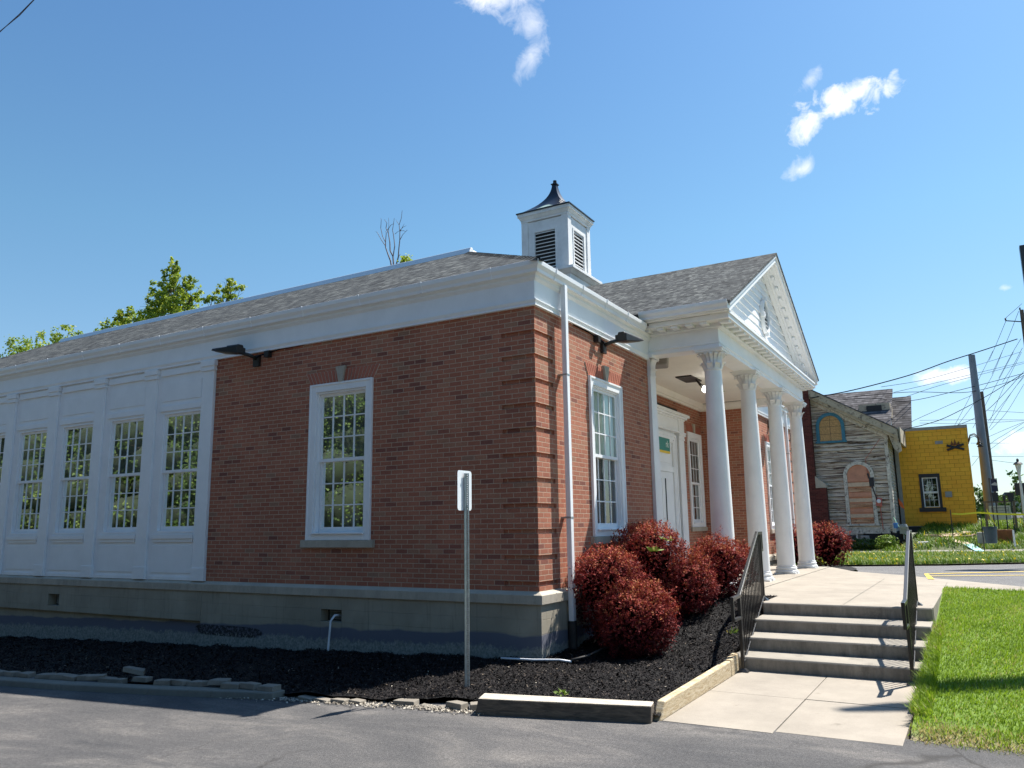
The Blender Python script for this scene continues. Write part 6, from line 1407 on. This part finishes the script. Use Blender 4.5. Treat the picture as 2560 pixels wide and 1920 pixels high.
o = thing('lantern_post', (34, -6.97, .3), 'old-fashioned street lantern on a pale post at the right edge', 'street lamp'); mb = MB(); mb.lathe([(.10, .2), (.07, .5), (.05, 2.9), (.07, 3.0)], (34, -6.97, 0), 14); mb.build('post', 'lamp_glass', o, smooth='auto')
mb = MB(); mb.lathe([(.07, 3.0), (.13, 3.35), (.14, 3.38)], (34, -6.97, 0), 8); mb.build('glass', 'lamp_glass', o); mb = MB(); mb.lathe([(.21, 3.38), (.14, 3.47), (.05, 3.52), (.06, 3.6), (.02, 3.66)], (34, -6.97, 0), 14); mb.build('cap', 'black_trim', o, smooth='auto')
mb = MB(); mb.box(34.5, 34.9, -7.2, -6.75, 2.0, 2.55); mb.tube([(34.7, -6.95, .3), (34.7, -6.95, 2.0)], .03, 8); mb.build('signal_box', 'black_trim', label='dark cabinet on a post at the right edge below the lantern', cat='cabinet')
mb = MB()
for k in range(5): mb.tube([(46, -5.5 - k * .6, .4), (46, -5.5 - k * .6, 1.0)], .04, 6)
mb.box(45.97, 46.03, -8.2, -5.4, .85, .95); mb.build('rail_fence', 'weathered_wood', label='low brown rail fence beyond the wooden sign', cat='fence')
o = thing('far_building', (95, -13, 0), 'pale low building far behind the poles', 'building'); mb = MB(); mb.box(95, 105, -20, -8.5, 0, 3.6); mb.build('wall', 'far_wall', o); mb = MB(); mb.box(94.9, 94.99, -14, -10.5, .4, 1.8); mb.build('window', 'far_dark', o)
mb = MB(); mb.box(94, 105.5, -20.5, -8, 3.6, 3.9); mb.build('roof', 'far_dark', o)
def carbox(x, y, mat, lab):
    o = thing('parked_car', (x, y, .2), lab, 'car', 'cars parked far behind the sign'); mb = MB(); zz = .35
    mb.prism([(y - .85, zz), (y - .85, zz + .5), (y - .7, zz + .62), (y + .7, zz + .62), (y + .85, zz + .5), (y + .85, zz)], x, x + 4.2, 0); mb.build('body', mat, o, bevel=.08); mb = MB(); mb.hexa([(x + .8, y - .75, zz + .62), (x + 3.6, y - .75, zz + .62), (x + 3.6, y + .75, zz + .62), (x + .8, y + .75, zz + .62), (x + 1.4, y - .6, zz + 1.1), (x + 3.2, y - .6, zz + 1.1), (x + 3.2, y + .6, zz + 1.1), (x + 1.4, y + .6, zz + 1.1)]); mb.build('cabin', 'far_dark', o, bevel=.05)
    for dx in (.7, 3.4):
        for s_ in (-.86, .72): mb = MB(); mb.T = lambda a, b, c: (x + dx + a, y + s_ + c, zz + b); mb.lathe([(.30, 0), (.30, .14)], n=14); mb.build('wheel', 'black_trim', o)
carbox(66, -7.6, 'far_dark', 'dark blue parked car far left behind the wooden sign'); carbox(68, -10.2, 'far_wall', 'pale parked car far behind the wooden sign')

# ================================================================== TREES
def tree(name, base, th_, blobs, n, s, mat, label, group, r0=.18, bark='bark', cat='tree', bare=0, core=0, spread=.085):
    o = thing(name, base, label, cat, group); mb = MB(); top = Vector(base) + Vector((0, 0, th_)); mb.tube([base, tuple(Vector(base).lerp(top, .5) + Vector((.1, .1, 0))), tuple(top)], [r0, r0 * .7, r0 * .35], 9)
    for c, r in blobs:
        c = Vector(c); st = Vector(base).lerp(top, random.uniform(.5, .95)); md = st.lerp(c, .5) + Vector((0, 0, -.2)); mb.tube([tuple(st), tuple(md), tuple(c)], [r0 * .35, r0 * .22, r0 * .08], 6)
        for k in range(5):
            e = c + Vector(rng.normal(0, 1, 3)).normalized() * (max(r) if isinstance(r, tuple) else r) * .9; mb.tube([tuple(c.lerp(md, .3)), tuple(c.lerp(e, .6)), tuple(e)], [r0 * .10, r0 * .06, r0 * .02], 4)
    mb.build('trunk', bark, o)
    if core:
        mb = MB()
        for c, r in blobs:
            r3 = r if isinstance(r, tuple) else (r, r, r); mb.T = lambda a, b, e: (c[0] + a * r3[0] * core, c[1] + b * r3[1] * core, c[2] + e * r3[2] * core)
            mb.lathe([(math.cos(q_) * (1 + .1 * math.sin(9 * q_)), math.sin(q_)) for q_ in np.linspace(-1.5, 1.5, 8)], n=12)
        mb.build('inner_foliage', 'leaf_shade', o, smooth=True)
    if n:
        vols = np.array([np.prod(r) if isinstance(r, tuple) else r ** 3 for c, r in blobs]) ** (2 / 3); vols = vols / vols.sum(); V = []; rr = []
        for (c, r), f in zip(blobs, vols):
            r3 = np.array(r if isinstance(r, tuple) else (r, r, r)); m = int(n * f); cl_ = max(6, m // 30)
            D = unit(rng.normal(0, 1, (cl_, 3))); C = np.array(c) + D * r3 * (rng.uniform(.25, 1.08, cl_) ** .55)[:, None]
            idx = rng.integers(0, cl_, m); P = C[idx] + rng.normal(0, 1, (m, 3)) * r3 * spread + rng.normal(0, s * .5, (m, 3)); hue = rng.normal(0, .18, cl_)
            V.append(leaf_quads(P, unit(P - np.array(c) + [0, 0, .4 * r3[2]]), s, .7)); rr.append(rng.normal(.5, .17, m) + hue[idx])
        fast_quads('crown', mat, np.concatenate(V), np.concatenate(rr), o)
    return o
G_ = 'trees behind the building'
tree('maple_tree', (16, 42, -2), 9, [((16, 43.2, 11.3), (1.2, 1.9, 1.3)), ((16, 40.6, 11.6), (1.2, 1.4, 1.2)), ((17, 45.5, 9.9), 1.3), ((16, 39.0, 11.9), (.8, .9, .7))], 4200, .08, 'maple_leaf', 'pale yellow-green treetop at the far left end of the roof', G_)
tree('maple_tree', (15, 31.5, -2), 9, [((14.6, 31.4, 11.6), (.7, .8, .7)), ((14.6, 32.4, 11.3), .7), ((14.6, 30.9, 10.8), (.8, .9, .8)), ((14.6, 33.4, 10.7), .7)], 3600, .075, 'maple_leaf', 'small bright green treetop left of the tallest one', G_)
tree('maple_tree', (14.6, 27.8, -2), 11, [((14.4, 27.75, 13.75), (.40, .38, .55)), ((14.4, 28.0, 13.1), (.6, .62, .55)), ((14.4, 28.7, 12.6), (.6, .75, .45)), ((14.4, 27.1, 12.7), (.6, .7, .5)), ((14.4, 27.9, 12.1), (.9, 1.2, .6)), ((14.4, 29.2, 11.9), (.7, .7, .5)), ((14.4, 26.4, 12.0), (.7, .75, .5)), ((14.4, 27.6, 11.3), (1.2, 1.9, .8)), ((14.4, 29.8, 11.2), (.6, .8, .5)), ((14.4, 27.8, 10.4), (1.4, 2.0, .9))], 10500, .07, 'maple_leaf', 'tallest leafy treetop rising above the roof ridge', G_)
tree('maple_tree', (14.5, 24.0, -2), 11, [((14.2, 23.5, 12.0), (.3, .35, .4)), ((14.2, 23.9, 11.75), (.4, .5, .3)), ((14.2, 23.1, 11.6), (.4, .5, .35)), ((14.2, 24.7, 11.45), (.4, .4, .25)), ((14.2, 23.4, 11.2), (.5, .8, .3))], 1700, .062, 'maple_leaf', 'thin leafy treetop with bare twigs right of the tallest one', G_)
o = thing('bare_tree', (14, 13.6, -2), 'bare leafless treetop with a small leafy sprig above the roof', 'tree', G_)
mb = MB(); mb.tube([(14, 13.6, -2), (14, 13.62, 6), (14, 13.65, 10.6)], [.16, .11, .06], 8)
def bpx(x, y): # drawn twigs, metres: x right, y up from the roof line
    return (14 + .02 * x, 13.85 - x * 1.02, 10.95 + y)
def tw(pts, r0, r1):
    n_ = len(pts); mb.tube([bpx(*p) for p in pts], [1.5 * (r0 + (r1 - r0) * k / (n_ - 1)) for k in range(n_)], 5)
tw([(.0, -.5), (-.02, 0), (-.10, .34), (-.22, .62), (-.35, .95), (-.35, 1.2), (-.32, 1.55), (-.36, 1.62)], .028, .006)
tw([(-.35, 1.0), (-.55, 1.28), (-.78, 1.66), (-.85, 1.70)], .012, .004); tw([(-.35, 1.15), (-.5, 1.42), (-.60, 1.80), (-.58, 2.15), (-.60, 2.22)], .012, .004)
tw([(.02, -.3), (.06, .1), (.02, .5), (-.12, .75), (-.14, 1.1), (-.22, 1.5), (-.34, 1.75), (-.30, 1.95), (-.42, 2.12)], .026, .005); tw([(-.3, 1.62), (-.1, 1.82), (.05, 1.86)], .010, .004)
tw([(.02, .45), (.1, .9), (.04, 1.35), (-.02, 1.6), (.02, 1.8), (.06, 2.08)], .016, .005); tw([(-.22, 1.5), (-.2, 1.8), (-.22, 2.15)], .008, .004)
tw([(.14, -.3), (.18, .1), (.28, .42), (.30, .75), (.34, 1.1), (.34, 1.45), (.30, 1.75), (.40, 2.0), (.44, 2.32)], .022, .005); tw([(.28, .42), (.38, .52)], .010, .004)
tw([(.34, 1.1), (.48, 1.3), (.70, 1.46)], .010, .003); tw([(.34, 1.5), (.5, 1.62), (.66, 1.64)], .008, .003); tw([(.34, 1.45), (.45, 1.60), (.55, 1.74)], .008, .003); tw([(.30, 1.74), (.2, 1.9), (.14, 2.0)], .008, .003); tw([(.1, 1.4), (.25, 1.48), (.34, 1.5)], .007, .003); tw([(.36, 1.48), (.52, 1.46), (.62, 1.40), (.70, 1.44)], .007, .003)
mb.build('trunk', 'pale_bark', o)
P = np.concatenate([np.array(bpx(.62, .22)) + rng.normal(0, 1, (200, 3)) * [.1, .11, .12], np.array(bpx(.44, .05)) + rng.normal(0, 1, (70, 3)) * [.06, .08, .05]]); fast_quads('leaf_sprig', 'maple_leaf', leaf_quads(P, unit(rng.normal(0, 1, (270, 3)) + [0, -.3, 1]), .055, .7), rng.uniform(.4, 1, 270), o)
# woods west of the lot: not in frame, but the windows mirror them
gi = 0
for k, (x, y, h_) in enumerate(((-27, -18, 9), (-26, -12, 10), (-27, -6, 11), (-26, 0, 12), (-27, 6, 12.5), (-25, 12, 12), (-27, 18, 13), (-26, 24, 13), (-28, 30, 13), (-27, 36, 13.5), (-28, 43, 13.5), (-28, 50, 13.5), (-29, 58, 14), (-29, 66, 14), (-30, 75, 14))):
    bl = [((x + random.uniform(-1, 1), y + q_ + random.uniform(-1, 1), z_), (2.4, 2.9, 1.9)) for z_ in np.arange(.0, h_ + 1, 2.0) for q_ in (-2.2, 2.2)]
    tree('lot_tree', (x, y, -2), h_ * .7, bl, 42000 if y < 40 else 15000, .075 if y < 40 else .12, 'lot_leaf', 'broad green tree across the lot, %s of the row from the south' % words[k], 'trees across the lot', r0=.25, core=.82, spread=.15)
for k, (x, y, h_) in enumerate(((-6, -44, 7), (6, -46, 8), (19, -45, 7), (33, -47, 8), (48, -50, 7))):  # unseen trees, added to give the front windows something dark to reflect
    bl = [((x + random.uniform(-1, 1), y, z_), (5.2, 3, 1.8)) for z_ in np.arange(1, h_ - 1, 1.9)]
    tree('reflection_tree', (x, y, -1.5), h_ * .6, bl, 6000, .26, 'dark_leaf', 'unseen green tree added across the street, %s of the row from the west' % words[k], 'trees added across the street for reflections', r0=.25, core=.80, spread=.16)
# far trees east
for k, (x, y, z, r, mat_, lab) in enumerate((
    (88, -10.0, 3.2, (3, 2.9, 2.6), 'far_leaf', 'green tree between the yellow building and the steel pole'), (96, -14.6, 3.4, (3, 2.8, 2.5), 'far_leaf', 'green tree just right of the poles'),
    (92, -15.6, 5.0, (3, 1.6, 1.2), 'purple_leaf', 'purple-leaved tree near the lantern'), (92, -17.6, 4.2, (3, 2.4, 2.4), 'far_leaf', 'green tree behind the lantern'), (104, -12.5, 4.3, (3, 2.3, 1.8), 'far_leaf', 'pale green tree showing between the two poles'), (80, -15.2, 2.2, (3, 2.6, 1.8), 'far_leaf', 'dark green tree behind the black boxes'), (100, -6.5, 3.0, (3, 2.6, 2.2), 'far_leaf', 'green tree mostly hidden by the yellow building'))):
    tree('far_tree', (x, y, -.5), z, [((x, y, z), r), ((x + 1, y + 1.2, z - 1.2), r), ((x - 1, y - 1, z - 1.5), r)], 2200, .22, mat_, lab, 'trees far behind the street', r0=.25)
tree('bare_far_tree', (58, -10.4, -.5), 3.4, [((58, -10.2, 4.6), .9), ((58, -11, 5.6), 1.0), ((58, -9.9, 5.4), .7)], 0, 0, None, 'bare tree at the right edge behind the lantern', 'trees far behind the street', r0=.14)
# added unseen panel on a pole: throws the shadow band on lawn and walk
hh = 13.0; k_ = Vector((sd.x / sd.z, sd.y / sd.z, 1)) * hh
a_ = Vector((-.52, -3.88, -.95)) + k_; b_ = Vector((2.6, -9.4, -.9)) + k_
py = thing('shadow_panel', (b_.x, b_.y, -.5), 'unseen panel on a tall pole, added to shade a band of the lawn', 'sign')
mb = MB(); nrm = Vector((-(b_ - a_).y, (b_ - a_).x, 0)).normalized() * .08; up = Vector((0, 0, .95)); a2 = a_ + (b_ - a_) * .05
mb.hexa([tuple(a2 - nrm), tuple(b_ - nrm), tuple(b_ + nrm), tuple(a2 + nrm), tuple(a_ - nrm + up * .6 + (b_ - a_) * 0), tuple(b_ - nrm + up), tuple(b_ + nrm + up), tuple(a_ + nrm + up * .6)]); mb.build('panel', 'block_grey', py)
mb = MB(); mb.tube([(b_.x + .2, b_.y, -1), (b_.x + .2, b_.y, b_.z + .9)], .16, 12); mb.build('pole', 'steel_pole', py)
